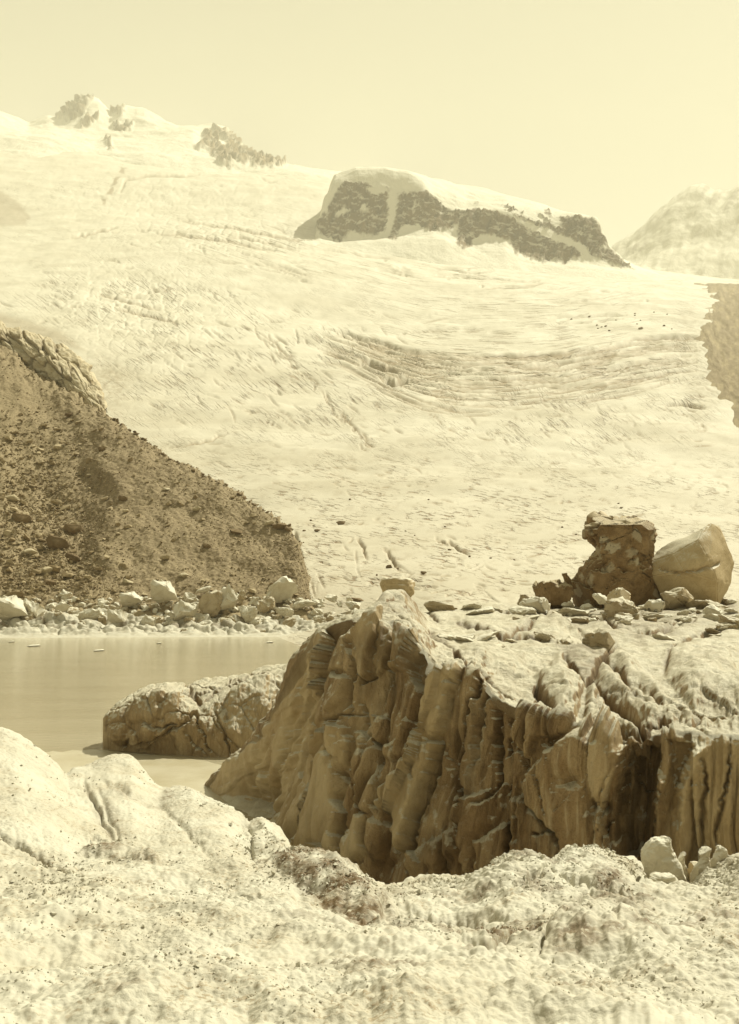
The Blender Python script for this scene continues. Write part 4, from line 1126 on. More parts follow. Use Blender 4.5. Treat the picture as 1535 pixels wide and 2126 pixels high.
for L, h, e, dm in [
        ([(-300, 1440), (0, 1500), (61, 1530), (93, 1560), (121, 1590), (150, 1637), (178, 1670), (210, 1714), (228, 1746), (180, 1760), (-300, 1790)], 0.09, 50, 0.0),
        ([(-300, 1640), (0, 1665), (40, 1660), (89, 1678), (133, 1694), (170, 1726), (182, 1752), (150, 1795), (60, 1830), (-300, 1870)], 0.07, 45, 0.0),
        ([(1124, 1982), (1136, 1941), (1166, 1901), (1221, 1871), (1277, 1893), (1327, 1922), (1385, 1968), (1362, 1988), (1290, 1985), (1200, 1980)], 0.10, 26, 0.0),
        ([(1166, 1906), (1216, 1904), (1292, 1938), (1290, 1963), (1216, 1938), (1171, 1925)], -0.06, 8, 0),
        ([(158, 1774), (182, 1752), (242, 1752), (283, 1766), (340, 1790), (323, 1808), (283, 1796), (226, 1784)], 0.07, 8, 0),
        ([(1210, 1842), (1262, 1832), (1302, 1850), (1320, 1880), (1260, 1872), (1225, 1868)], 0.07, 12, 0),
        ([(1145, 1795), (1185, 1770), (1262, 1770), (1322, 1782), (1318, 1830), (1250, 1822), (1180, 1812)], 0.07, 20, 0.0),
        ([(950, 1938), (1006, 1926), (1076, 1930), (1060, 1950), (1006, 1970), (960, 1956)], 0.06, 10, 0),
        ([(520, 1800), (600, 1772), (660, 1785), (760, 1850), (800, 1880), (790, 1905), (700, 1880), (600, 1830)], 0.10, 14, 0.05)]:
    plate(s, D, L, h, e, TF, dm)
for L, w, dp in [([(174, 1622), (200, 1680), (240, 1746)], 4, 0.05), ([(205, 1640), (225, 1690), (250, 1745)], 4, 0.03), ([(0, 1758), (50, 1772), (80, 1784), (110, 1802), (145, 1820)], 2.4, 0.07), ([(210, 1625), (258, 1638), (340, 1672)], 5, 0.04),
                 ([(335, 1676), (384, 1724), (450, 1790)], 5, 0.03), ([(516, 1712), (524, 1740), (520, 1790)], 4, 0.05), ([(183, 1752), (190, 1741), (215, 1748), (305, 1766)], 1.6, 0.05), ([(410, 1853), (470, 1864), (540, 1874)], 1.6, 0.03), ([(1120, 1980), (1138, 1940), (1170, 1900), (1225, 1866)], 4, 0.07), ([(1316, 1800), (1325, 1840)], 4, 0.12),
                 ([(950, 1960), (1010, 1970), (1080, 1935), (1120, 1930)], 3, 0.06), ([(775, 1860), (860, 1890), (960, 1890), (1100, 1900)], 5, 0.05), ([(1060, 1850), (1130, 1830), (1230, 1860), (1320, 1880)], 4, 0.08)]:
    groove(s, D, L, w, dp, TF)
left = sstep(560, 380, s.px) * sstep(1840, 1770, s.py)          # firm smooth humps
sc_ = s.y / FOC
D += fbm2(s.x * 1.1, s.y * 0.9, 4, 0.5, 2.0) * 0.09 * (1 - 0.6 * left)
hm_ = perlin2(s.x * 1.5 + 0.4 * s.y, s.y * 1.1 + 3)
D += (0.35 - np.abs(hm_)) * 0.06 * (1 - 0.7 * left)
hm_ = perlin2(s.x * 3.4 - 0.8 * s.y, s.y * 2.6 + 9)
D += (0.3 - np.abs(hm_)) * 0.02 * (1 - 0.7 * left)
D += (1 - 0.4 * left) * fbm2(s.x * 4.2, s.y * 3.0, 4, 0.6, 6.0) * 0.018
rt = sstep(420, 800, s.px)
f1, f2, cid = worley2(s.x / 0.085 + 0.3 * perlin2(s.x * 9, s.y * 9), s.y / 0.095, 3)
D += (1 - 0.2 * left) * (0.45 - f1) * (0.016 + 0.014 * rt) * (0.4 + cid)
f1, f2, cid = worley2(s.x / 0.036, s.y / 0.042, 9)
D += (0.45 - f1) * (0.012 + 0.005 * rt)
s.push(D * sstep(7.5, 6.5, s.T), nrm)
s.refresh()
for L, vv in [([(525, 1800), (600, 1775), (640, 1785), (700, 1830), (760, 1870), (800, 1890), (790, 1915), (700, 1885), (600, 1830)], 0.85), ([(158, 1772), (182, 1756), (242, 1758), (290, 1772), (335, 1792), (300, 1800), (226, 1782)], 0.6), ([(345, 1640), (365, 1650), (335, 1672), (318, 1668)], 0.55),
              ([(175, 1625), (190, 1640), (235, 1735), (222, 1738), (196, 1690)], 0.5), ([(210, 1636), (262, 1638), (320, 1664), (300, 1668), (240, 1650)], 0.45), ([(205, 1650), (250, 1690), (265, 1740), (240, 1735)], 0.4), ([(950, 1940), (1010, 1930), (1080, 1932), (1010, 1970)], 0.75),
              ([(1124, 1978), (1145, 1935), (1170, 1925), (1300, 1970), (1200, 1975)], 0.55), ([(1166, 1906), (1216, 1906), (1292, 1941), (1287, 1961), (1216, 1935), (1171, 1923)], 0.5), ([(1222, 1845), (1262, 1834), (1305, 1855), (1315, 1878), (1240, 1868)], 0.75), ([(1190, 1880), (1230, 1872), (1320, 1925), (1375, 1970), (1340, 1960), (1270, 1905)], 0.6),
              ([(1040, 1900), (1110, 1895), (1130, 1925), (1080, 1930)], 0.5), ([(765, 1870), (860, 1890), (1000, 1880), (1000, 1910), (850, 1920), (770, 1900)], 0.4), ([(1180, 1812), (1250, 1822), (1310, 1826), (1250, 1840)], 0.5), ([(1430, 1900), (1535, 1895), (1535, 1920), (1450, 1918)], 0.45),
              ([(300, 1790), (345, 1795), (330, 1808), (300, 1803)], 0.5), ([(20, 1762), (80, 1782), (150, 1822), (100, 1802)], 0.4), ([(220, 2060), (300, 2045), (300, 2070), (240, 2080)], 0.4), ([(420, 2030), (470, 2040), (465, 2060), (430, 2045)], 0.35)]:
    mask_poly(s, s.dirt, L, 9, vv, TF)  # grimy patches, plus shade painted on hump fronts and in grooves
s.dirt = np.clip(s.dirt * (0.75 + 0.9 * fbm2(s.x * 5, s.y * 4, 3, 0.6, 4.0)) + rt * 0.6 * sstep(0.15, 0.8, fbm2(s.x * 1.6, s.y * 1.6, 4, 0.6, 11.0)) * (s.py < 2050), 0, 1)
o = s.build('ice_ground', M_CRUST)
tag(o, 'bright granular ice foreground with rounded humps', 'ice', kind='structure')


# ------------------------------------------------------------------ bodies built from stacked outlines (blocks and pinnacles)
class Body(Sheet):
    def __init__(s, rows, Y, depth, ns=90, nt=70, square=0.75, lean=0.0):
        """rows: (row on the photo, left, right) from top to bottom; depth: thickness over width"""
        py = np.array([r[0] for r in rows], float); L = np.array([r[1] for r in rows], float); Rr = np.array([r[2] for r in rows], float)
        w = np.linspace(0, 1, nt)
        q = np.interp(w, np.linspace(0, 1, len(rows)), py)
        l = np.interp(q, py, L); r = np.interp(q, py, Rr)
        k = Y / FOC
        cx = ((l + r) / 2 - CXP) * k; rx = (r - l) / 2 * k; z = EYE + (HOR - q) * k
        cap = np.ones(nt); cap[0] = 0.02; cap[1] = 0.6; cap[2] = 0.86; cap[-1] = 0.02
        th = np.linspace(math.pi / 2, math.pi / 2 + 2 * math.pi, ns)      # seam at the back
        c, sn = np.cos(th), np.sin(th)
        sup = lambda v: np.sign(v) * np.abs(v)**square
        ry = depth * rx.max() * np.clip(0.15 + 0.85 * rx / rx.max(), 0, 1)
        s.x = cx[:, None] + (rx * cap)[:, None] * sup(c)[None]
        s.y = Y + (ry * cap)[:, None] * sup(sn)[None] + lean * (z - z.min())[:, None]
        s.z = np.repeat(z[:, None], ns, 1)
        s.ns, s.nt = ns, nt
        s.x, s.y, s.z = s.x[::-1].copy(), s.y[::-1].copy(), s.z[::-1].copy()
        s.refresh()
        back = np.repeat((sn > 0.15)[None], nt, 0)
        s.T = np.where(back, 1e6, 0.0)
        s.dirt = np.zeros_like(s.x); s.rock = np.zeros_like(s.x)

    def cut(s, planes):
        """planes: (direction, share of the half size at which the flat face sits)"""
        c = [(a.min() + a.max()) / 2 for a in (s.x, s.y, s.z)]; r = [(a.max() - a.min()) / 2 for a in (s.x, s.y, s.z)]
        for (nx, ny, nz), f in planes:
            l = math.sqrt(nx * nx + ny * ny + nz * nz); nx, ny, nz = nx / l, ny / l, nz / l
            d = (s.x - c[0]) * nx + (s.y - c[1]) * ny + (s.z - c[2]) * nz
            k = np.maximum(d - f * d.max(), 0)
            s.x = s.x - nx * k; s.y = s.y - ny * k; s.z = s.z - nz * k

    def shape(s, d):
        n = s.normals(2)
        n[:, 0] = n[:, -1] = (n[:, 0] + n[:, -1]) / 2
        s.push(d, n)


def mat_block(name, a, b_, topc, bump=0.06, up0=0.45, up1=0.8):
    n = N(name)
    f = n.noise(n.pos, 1.6, 6, 0.65)
    c = n.mix(n.ramp(f, 0.3, 0.7), a, b_)
    f2 = n.noise(n.pos, 12, 5, 0.7)
    c = n.mix(n.math('MULTIPLY', n.ramp(f2, 0.5, 0.68), 0.4), c, tuple(v * 0.6 for v in a))
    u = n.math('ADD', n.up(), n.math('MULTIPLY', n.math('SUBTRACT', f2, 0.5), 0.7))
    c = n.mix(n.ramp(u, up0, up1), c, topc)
    c = n.mix(n.attr('dirt'), c, DIRT_SHADE)
    c = n.mix(n.attr('rock'), c, (0.46, 0.40, 0.28))
    b = n.bump(f2, bump, 0.7)
    return n.finish(c, 0.65, b, 0.3)


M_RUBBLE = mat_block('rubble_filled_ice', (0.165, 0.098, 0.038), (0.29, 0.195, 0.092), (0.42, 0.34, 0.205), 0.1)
M_CLEAR = mat_block('smooth_grey_ice', (0.38, 0.285, 0.152), (0.46, 0.36, 0.21), (0.55, 0.50, 0.38), 0.03)
M_WHITE = mat_block('white_broken_ice', (0.48, 0.42, 0.30), (0.56, 0.51, 0.39), (0.62, 0.585, 0.48), 0.04, 0.1, 0.6)
M_DIRTYICE = mat_block('dirty_broken_ice', (0.32, 0.245, 0.14), (0.45, 0.375, 0.25), (0.56, 0.51, 0.39), 0.06)

YB = 56.0
b = Body([(1071, 1234, 1312), (1076, 1228, 1345), (1086, 1226, 1356), (1098, 1224, 1361), (1108, 1222, 1363), (1122, 1234, 1363), (1140, 1238, 1358), (1155, 1236, 1350), (1168, 1228, 1347), (1180, 1216, 1350), (1194, 1202, 1360), (1212, 1195, 1368), (1232, 1191, 1371), (1250, 1196, 1372), (1290, 1200, 1372)], YB, 0.8, 170, 150, 0.7)
warp(b, 4, 0.06)
f1, f2, cid = worley2(b.px / 17 + 0.3 * perlin2(b.px / 12, b.py / 12), b.py / 14, 5)
g1, g2, gid = worley2(b.px / 7, b.py / 6, 15)
fa, fe, fid = facets3(b.x, b.y, b.z, 130, 4)
fb, fe2, fid2 = facets3(b.x, b.y, b.z, 700, 5)
D = fa * 0.34 + fb * 0.14 - 0.08 * np.exp(-(fe / 0.06)**2) - 0.05 * np.exp(-(fe2 / 0.08)**2) + fbm3(b.x * 0.8, b.y * 0.8, b.z * 0.8, 3, 0.5, 3.0) * 0.2
for L, h, e in [([(1215, 1092), (1236, 1084), (1240, 1110), (1222, 1122), (1212, 1116)], 0.4, 5), ([(1262, 1127), (1290, 1122), (1292, 1136), (1272, 1146), (1262, 1140)], 0.32, 3), ([(1247, 1110), (1270, 1110), (1272, 1120), (1252, 1122)], 0.25, 3), ([(1317, 1162), (1330, 1158), (1334, 1168), (1322, 1174)], 0.25, 3), ([(1220, 1185), (1275, 1185), (1272, 1215), (1225, 1212)], 0.25, 6)]:
    plate(b, D, L, h, e, 1)
for L, w, dp in [([(1270, 1190), (1278, 1215), (1300, 1225)], 3, 0.25), ([(1200, 1215), (1270, 1218), (1340, 1236)], 3, 0.2), ([(1255, 1168), (1300, 1182), (1345, 1180)], 3, 0.2)]:
    groove(b, D, L, w, dp, 1)
mask_poly(b, b.rock, [(1262, 1127), (1290, 1122), (1292, 1136), (1272, 1146), (1262, 1140)], 2, 0.8, 1)
mask_poly(b, b.rock, [(1247, 1110), (1270, 1110), (1272, 1120), (1252, 1122)], 2, 0.7, 1)
mask_poly(b, b.rock, [(1317, 1162), (1330, 1158), (1334, 1168), (1322, 1174)], 2, 0.8, 1)
b.rock = np.maximum(b.rock, 0.55 * (fid2 > 0.86))
b.dirt = 0.6 * np.exp(-(fe / 0.05)**2)
rr = np.random.default_rng(3)
b.shape(D)
b.cut([((rr.normal(), -abs(rr.normal()) - 0.4, 0.7 * rr.normal()), rr.uniform(0.72, 0.9)) for _ in range(16)])
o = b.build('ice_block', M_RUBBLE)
tag(o, 'tall dark rubble-studded ice block standing on the cliff top', 'ice block')

pts = [(1477, 1085, 0.1), (1493, 1092, 0.6), (1458, 1098, -0.3), (1346, 1167, -0.2), (1352, 1196, -0.7), (1366, 1140, 0.1), (1378, 1250, -0.4), (1490, 1262, -0.5), (1527, 1172, 0.5), (1513, 1140, 0.2), (1500, 1108, 0.3),
       (1449, 1122, -0.9), (1472, 1160, -1.3), (1420, 1186, -1.6), (1400, 1150, -0.9), (1488, 1206, -1.3), (1520, 1210, 0.1), (1365, 1190, 1.8), (1500, 1200, 2.0), (1430, 1120, 1.2), (1395, 1260, 1.6), (1490, 1260, 1.7)]
bm = bmesh.new()
for px, py, dy in pts: bm.verts.new(P(px, py, YB + dy))
bmesh.ops.convex_hull(bm, input=bm.verts)
bmesh.ops.delete(bm, geom=[v for v in bm.verts if not v.link_faces], context='VERTS')
bmesh.ops.bevel(bm, geom=list(bm.edges), offset=0.05, segments=2, affect='EDGES', clamp_overlap=True)
bmesh.ops.triangulate(bm, faces=bm.faces)
for _ in range(3):
    bmesh.ops.subdivide_edges(bm, edges=[e for e in bm.edges if e.calc_length() > 0.12], cuts=1)
    bmesh.ops.triangulate(bm, faces=bm.faces)
bmesh.ops.recalc_face_normals(bm, faces=bm.faces)
bm.normal_update()
c = np.array([v.co[:] for v in bm.verts]); nn = np.array([v.normal[:] for v in bm.verts])
d = fbm3(c[:, 0] * 0.9, c[:, 1] * 0.9, c[:, 2] * 0.9, 5, 0.5, 6.0) * 0.10
cpx = CXP + c[:, 0] * FOC / c[:, 1]; cpy = HOR - (c[:, 2] - EYE) * FOC / c[:, 1]
dd, _, _ = seg_dist(cpx + 3 * perlin2(cpx / 9, cpy / 9), cpy, [(1372, 1180), (1410, 1191), (1450, 1184), (1492, 1170)])
d -= 0.16 * np.exp(-(dd / 2.6)**2) * (c[:, 1] < YB + 0.6)
c = c + nn * d[:, None]
fc = np.array([[v.index for v in f.verts] for f in bm.faces])
bm.free()
o = mesh_np('ice_block', c, fc, M_CLEAR, {'dirt': 0.4 * np.exp(-(dd / 5)**2)})
o.data.set_sharp_from_angle(angle=math.radians(28))
tag(o, 'large smooth leaning ice block with a pointed crest on the cliff top', 'ice block')


def chunk(name, rows, Y, depth, mat, label, cat, seed, rough=0.16, cell=12, group=None, ns=64, nt=44):
    b = Body(rows, Y, depth, ns, nt, 0.72)
    fa, fe, cid = facets3(b.x, b.y, b.z, 60 if cell < 16 else 24, seed)
    wdt = (max(r[2] for r in rows) - min(r[1] for r in rows)) * Y / FOC
    D = (fa * rough - 0.2 * rough * np.exp(-(fe / 0.06)**2)) * wdt * 0.7 + fbm3(b.x * 1.6 / wdt + seed, b.y * 1.6 / wdt, b.z * 1.6 / wdt, 5, 0.6, seed) * wdt * 0.09
    rr = np.random.default_rng(seed)
    b.shape(D)
    if cell < 16: b.cut([((rr.normal(), -abs(rr.normal()) - 0.1, 0.8 * rr.normal()), rr.uniform(0.62, 0.88)) for _ in range(9)])
    o = b.build(name, mat)
    return tag(o, label, cat, group)


chunk('ice_plate', [(1198, 800, 852), (1203, 795, 858), (1215, 794, 860), (1228, 796, 858), (1240, 800, 854), (1260, 804, 850)], 40.0, 0.7, M_CLEAR, 'small flat-topped ice slab perched on the summit of the cliff', 'ice slab', 3, 0.06, 18)
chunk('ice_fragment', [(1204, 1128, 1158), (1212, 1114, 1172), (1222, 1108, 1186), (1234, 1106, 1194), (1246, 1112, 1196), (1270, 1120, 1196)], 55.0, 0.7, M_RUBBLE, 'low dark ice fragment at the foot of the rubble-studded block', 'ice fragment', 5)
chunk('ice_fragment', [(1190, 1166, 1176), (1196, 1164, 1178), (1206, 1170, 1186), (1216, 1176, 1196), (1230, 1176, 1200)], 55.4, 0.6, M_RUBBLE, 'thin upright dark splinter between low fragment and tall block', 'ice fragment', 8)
chunk('ice_fragment', [(1224, 1272, 1296), (1230, 1262, 1304), (1240, 1256, 1310), (1252, 1256, 1312), (1275, 1260, 1312)], 51.0, 0.8, M_CLEAR, 'pale wedge of ice before the tall dark block', 'ice fragment', 11)
chunk('ice_fragment', [(1232, 1236, 1248), (1236, 1232, 1258), (1243, 1236, 1262), (1255, 1242, 1260)], 50.5, 0.7, M_WHITE, 'small white ice chip left of the pale wedge', 'ice fragment', 14)
chunk('ice_fragment', [(1246, 1262, 1300), (1252, 1256, 1318), (1264, 1256, 1332), (1280, 1258, 1336), (1305, 1262, 1336)], 46.5, 0.8, M_DIRTYICE, 'brown tilted ice slab lying below the pale wedge', 'ice fragment', 17)
chunk('ice_fragment', [(1246, 1352, 1372), (1250, 1342, 1380), (1258, 1336, 1384), (1272, 1336, 1384)], 50.0, 0.7, M_WHITE, 'white ice lump between the two big blocks', 'ice fragment', 20)
chunk('ice_fragment', [(1240, 1108, 1126), (1246, 1090, 1138), (1254, 1082, 1142), (1272, 1080, 1140)], 51.5, 0.8, M_WHITE, 'white ice wedge in front of the low dark fragment', 'ice fragment', 23)
chunk('ice_lump', [(1308, 1240, 1268), (1313, 1226, 1277), (1325, 1218, 1280), (1340, 1216, 1278), (1356, 1222, 1264), (1375, 1228, 1250), (1395, 1230, 1246)], 36.5, 0.8, M_DIRTYICE, 'brown knotted ice lump where the surface fissures cross', 'ice lump', 26, 0.2, 14)
chunk('ice_lump', [(1325, 1172, 1200), (1332, 1158, 1216), (1345, 1152, 1222), (1362, 1160, 1216), (1380, 1170, 1212)], 36.9, 0.8, M_DIRTYICE, 'flatter brown ice lump beside the knotted one', 'ice lump', 29, 0.2, 14)

# pinnacles on the edge of the near ice
chunk('ice_pinnacle', [(1739, 1372, 1386), (1744, 1352, 1392), (1754, 1341, 1396), (1768, 1335, 1400), (1788, 1334, 1408), (1808, 1338, 1416), (1826, 1346, 1424), (1850, 1352, 1428)], 9.1, 0.7, M_WHITE, 'thick leaning ice stump on the near ridge', 'ice pinnacle', 32, 0.05, 26, ns=90, nt=70)
chunk('ice_pinnacle', [(1762, 1408, 1420), (1767, 1402, 1423), (1776, 1404, 1421), (1788, 1410, 1422), (1802, 1412, 1426), (1818, 1410, 1430), (1845, 1406, 1432)], 9.2, 0.8, M_WHITE, 'slim curled ice spike touching the thick stump', 'ice pinnacle', 35, 0.08, 12)
chunk('ice_pinnacle', [(1815, 1362, 1392), (1819, 1352, 1402), (1828, 1348, 1408), (1838, 1350, 1408), (1856, 1354, 1404)], 8.8, 0.7, M_WHITE, 'low rounded snow knob at the foot of the thick stump', 'ice knob', 38, 0.05, 20)
chunk('ice_pinnacle', [(1756, 1454, 1472), (1761, 1449, 1477), (1770, 1449, 1474), (1779, 1456, 1472), (1788, 1450, 1476), (1800, 1440, 1480), (1818, 1436, 1484), (1845, 1434, 1488)], 9.0, 0.7, M_WHITE, 'knobbly double-headed ice pinnacle on the near ridge', 'ice pinnacle', 41, 0.08, 14)
chunk('ice_pinnacle', [(1758, 1488, 1502), (1763, 1483, 1508), (1775, 1480, 1514), (1792, 1478, 1524), (1815, 1476, 1530)], 8.9, 0.7, M_WHITE, 'broad-based ice pinnacle nearest the frame edge', 'ice pinnacle', 44, 0.08, 16)
chunk('ice_pinnacle', [(1788, 1434, 1450), (1793, 1430, 1456), (1806, 1430, 1458), (1824, 1432, 1460), (1845, 1432, 1462)], 9.15, 0.7, M_CLEAR, 'squat grey ice stub behind the double-headed pinnacle', 'ice stub', 47, 0.08, 14)
chunk('ice_chip', [(1828, 1144, 1166), (1832, 1140, 1176), (1840, 1142, 1186), (1850, 1152, 1194), (1860, 1164, 1192)], 8.0, 0.6, M_WHITE, 'smooth white ice chip lying on the near crust', 'ice chip', 50, 0.03, 30)

# ------------------------------------------------------------------ stones and ice blocks by the score
R = np.random.default_rng(99)


def hull_mesh(name, seed, n, squash, mat, refine=0, jit=0.05):
    r = np.random.default_rng(seed)
    p = r.normal(size=(n, 3)); p /= np.linalg.norm(p, axis=1)[:, None]
    p *= r.uniform(0.78, 1.1, (n, 1)) * np.array(squash) * 0.5
    bm = bmesh.new()
    for q in p: bm.verts.new(q)
    h = bmesh.ops.convex_hull(bm, input=bm.verts)
    loose = [v for v in bm.verts if not v.link_faces]
    bmesh.ops.delete(bm, geom=loose, context='VERTS')
    if refine:
        bmesh.ops.bevel(bm, geom=list(bm.edges), offset=0.035, segments=1, affect='EDGES', clamp_overlap=True)
        bmesh.ops.triangulate(bm, faces=bm.faces)
        for _ in range(refine):
            bmesh.ops.subdivide_edges(bm, edges=bm.edges, cuts=1, use_grid_fill=True)
            bmesh.ops.triangulate(bm, faces=bm.faces)
        c = np.array([v.co[:] for v in bm.verts])
        d = fbm3(c[:, 0] * 3.2 + seed, c[:, 1] * 3.2, c[:, 2] * 3.2, 4, 0.6, 2.0) * jit * 1.6
        for v, k in zip(bm.verts, d):
            v.co += v.co.normalized() * float(k)
    bmesh.ops.recalc_face_normals(bm, faces=bm.faces)
    me = bpy.data.meshes.new(name)
    bm.to_mesh(me); bm.free()
    if refine:
        me.polygons.foreach_set('use_smooth', np.full(len(me.polygons), True))
        me.set_sharp_from_angle(angle=math.radians(38)) if hasattr(me, 'set_sharp_from_angle') else None
    me.materials.append(mat)
    return me


def put(name, me, p, size, rz, tilt=(0, 0), label=None, cat=None, group=None, sink=0.25):
    o = bpy.data.objects.new(name, me)
    COL.objects.link(o)
    if isinstance(size, (int, float)): size = (size, size, size)
    o.scale = size
    o.rotation_euler = (tilt[0], tilt[1], rz)
    o.location = (p[0], p[1], p[2] + size[2] * (0.5 - sink) * 0.7)
    return tag(o, label, cat, group)


BOULD = [hull_mesh('boulder', 100 + i, 16, (1.0, 0.85, R.uniform(0.5, 0.75)), M_STONE) for i in range(8)]
DARKB = [hull_mesh('boulder', 140 + i, 18, (1.0, 0.8, R.uniform(0.45, 0.7)), M_DARKSTONE, 1, 0.04) for i in range(4)]
PALEB = [hull_mesh('boulder', 150 + i, 18, (1.0, 0.8, R.uniform(0.5, 0.7)), mat_stone('pale_boulder_rock', (0.40, 0.335, 0.215), (0.46, 0.40, 0.28)), 1, 0.04) for i in range(4)]
ICEB = [hull_mesh('ice_block', 160 + i, 16, (1.0, 0.8, R.uniform(0.62, 0.85)), M_WHITE, 2, 0.09) for i in range(7)]
DICEB = [hull_mesh('ice_block', 180 + i, 16, (1.0, 0.8, R.uniform(0.62, 0.85)), M_DIRTYICE, 2, 0.09) for i in range(4)]

# named boulders of the moraine: column, row, width in photo pixels, dark or pale, label
for px, py, w, kind, lab in [
        (118, 1136, 56, 'd', 'largest dark flat-topped boulder in the moraine gully'), (150, 1166, 44, 'd', 'dark boulder just below the largest one in the gully'), (152, 1106, 46, 'd', 'dark boulder just above the largest one in the gully'),
        (46, 1084, 50, 'd', 'long dark slab at the left of the gully'), (104, 1214, 34, 'd', 'dark wedge boulder low on the scree near the shore ice'), (212, 936, 20, 'd', 'dark boulder high on the smooth upper scree'),
        (144, 864, 22, 'd', 'dark stone directly below the bedrock outcrop'), (490, 1106, 36, 'd', 'long dark stone alone on the smooth scree fan'), (578, 1096, 44, 'd', 'biggest dark angular boulder at the moraine crest by the glacier'),
        (598, 1101, 20, 'd', 'smaller dark boulder touching the biggest crest boulder'), (560, 1090, 26, 'p', 'pale boulder beside the biggest crest boulder'), (184, 989, 16, 'p', 'whitish boulder in the middle of the upper scree'),
        (346, 1018, 20, 'p', 'pale boulder halfway along the moraine crest slope'), (265, 1212, 30, 'p', 'pale boulder at the foot of the smooth scree fan'), (382, 1198, 26, 'p', 'pale block sitting low on the scree fan'),
        (410, 1060, 24, 'p', 'pale rounded stone in the centre of the scree fan'), (430, 1136, 22, 'd', 'squat brown stone in the centre of the scree fan'), (60, 1150, 40, 'p', 'pale slab among coarse debris left of the gully'),
        (24, 1040, 44, 'p', 'wide pale slab at the upper left of the coarse debris'), (96, 1190, 40, 'p', 'tilted pale slab under the dark gully boulders'), (470, 1236, 26, 'p', 'pale stone on the shoreline beneath the fan'), (254, 1038, 24, 'd', 'dark slab at the head of the smooth fan')]:
    p, k = mo.at(px, py, 4.0, 1.5)
    me = (DARKB if kind == 'd' else PALEB)[int(R.integers(4))]
    sz = w * p[1] / FOC
    put('boulder', me, p, (sz, sz * 0.9, sz * R.uniform(0.75, 1.0)), R.uniform(-0.5, 0.5), (R.normal(0, 0.15), R.normal(0.15, 0.15)), lab, 'boulder', None, 0.3)

# the larger loose stones, one by one
crest_row = lambda x: np.interp(x, [c[0] for c in CREST], [c[1] for c in CREST])
n_st = 0
while n_st < 270:
    px = R.uniform(-8, 628); py = R.uniform(860, 1245)
    if py < crest_row(px) + 6: continue
    co = float(np.clip((330 - px - 0.2 * (1220 - py)) / 210, 0, 1) * np.clip((py - 800) / 180, 0, 1))
    if R.random() > 0.2 + 0.8 * max(co, (py - 1180) / 70): continue
    p, k = mo.at(px, py, 4.0, 1.5)
    w = R.uniform(9, 14) + R.exponential(5) * (0.5 + co)
    sz = min(w, 34) * p[1] / FOC
    big = 'larger' if w > 17 else 'small'
    if py > 1195: zone, zg = 'at the foot of the moraine, just above the shore ice', 'at the moraine foot'
    elif px < 215 - 0.35 * (py - 1000): zone, zg = 'in the coarse debris left of the moraine gully', 'left of the gully'
    elif py < 1020: zone, zg = 'on the upper scree below crest and outcrop', 'on the upper scree'
    else: zone, zg = 'on the smooth scree fan right of the gully', 'on the scree fan'
    put('stone', BOULD[int(R.integers(8))], p, (sz, sz * R.uniform(0.7, 1), sz * R.uniform(0.55, 0.9)), R.uniform(0, 6.28), (R.normal(0, 0.25), R.normal(0, 0.25)), big + ' angular stone ' + zone, 'stone', big + ' stones ' + zg)
    n_st += 1

for i in range(46):                                      # stones standing along the crest
    px = R.uniform(230, 612); py = float(crest_row(px)) + R.uniform(0, 7)
    p, k = mo.at(px, py, 4.0, 3.0)
    sz = R.uniform(6, 15) * p[1] / FOC
    put('stone', DARKB[i % 4], p, (sz, sz * 0.8, sz * R.uniform(0.6, 1.0)), R.uniform(0, 6.28), (R.normal(0, 0.25), R.normal(0, 0.25)), 'dark stone on the moraine crest line against the white glacier', 'stone', 'stones along the moraine crest')

# the smallest stones in one mass
OCT_F = np.array([[0, 2, 4], [2, 1, 4], [1, 3, 4], [3, 0, 4], [2, 0, 5], [1, 2, 5], [3, 1, 5], [0, 3, 5]])


def scatter_stuff(name, P0, size, mat, label, cat='scree'):
    n = len(P0)
    base = np.array([[1, 0, 0], [-1, 0, 0], [0, 1, 0], [0, -1, 0], [0, 0, 1], [0, 0, -1]], float) * 0.5
    V = base[None] * R.uniform(0.55, 1.25, (n, 6, 1)) + R.normal(0, 0.10, (n, 6, 3))
    V[:, :, 2] *= 0.7
    a = R.uniform(0, 6.28, n); c, s_ = np.cos(a)[:, None], np.sin(a)[:, None]
    b_ = R.normal(0, 0.6, n); cb, sb = np.cos(b_)[:, None], np.sin(b_)[:, None]
    x, y, z = V[..., 0], V[..., 1], V[..., 2]
    y, z = cb * y - sb * z, sb * y + cb * z
    x, y = c * x - s_ * y, s_ * x + c * y
    V = np.stack([x, y, z], -1) * size[:, None, None] + P0[:, None]
    Fc = (OCT_F[None] + (np.arange(n) * 6)[:, None, None]).reshape(-1, 3)
    o = mesh_np(name, V.reshape(-1, 3), Fc, mat, smooth=False)
    return tag(o, label, cat, None, 'stuff')


def mat_scree():
    n = N('scree_stones')
    c = n.mix(n.ramp(n.noise(n.pos, 1.1, 3, 0.8), 0.3, 0.7), (0.17, 0.12, 0.062), (0.38, 0.31, 0.19))
    return n.finish(c, 0.9, None, 0.15)


ok = (mo.T > 1.6) & (mo.T < 4.02) & (mo.px > -60) & (mo.py < 1260)
wgt = (0.35 + 1.0 * coarse) * ok
cells = R.choice(mo.T.size, 21000, p=(wgt / wgt.sum()).ravel())
P0 = np.stack([mo.x.ravel()[cells], mo.y.ravel()[cells], mo.z.ravel()[cells]], -1)
P0[:, :2] += R.normal(0, 0.12, (21000, 2))
szs = np.clip(R.exponential(1.9, 21000) + 1.6, 2, 9.5) * (0.75 + 0.5 * coarse.ravel()[cells]) * P0[:, 1] / FOC
P0[:, 2] += szs * 0.12
scatter_stuff('scree', P0, szs, mat_scree(), 'fine brown scree spread over the moraine slope')

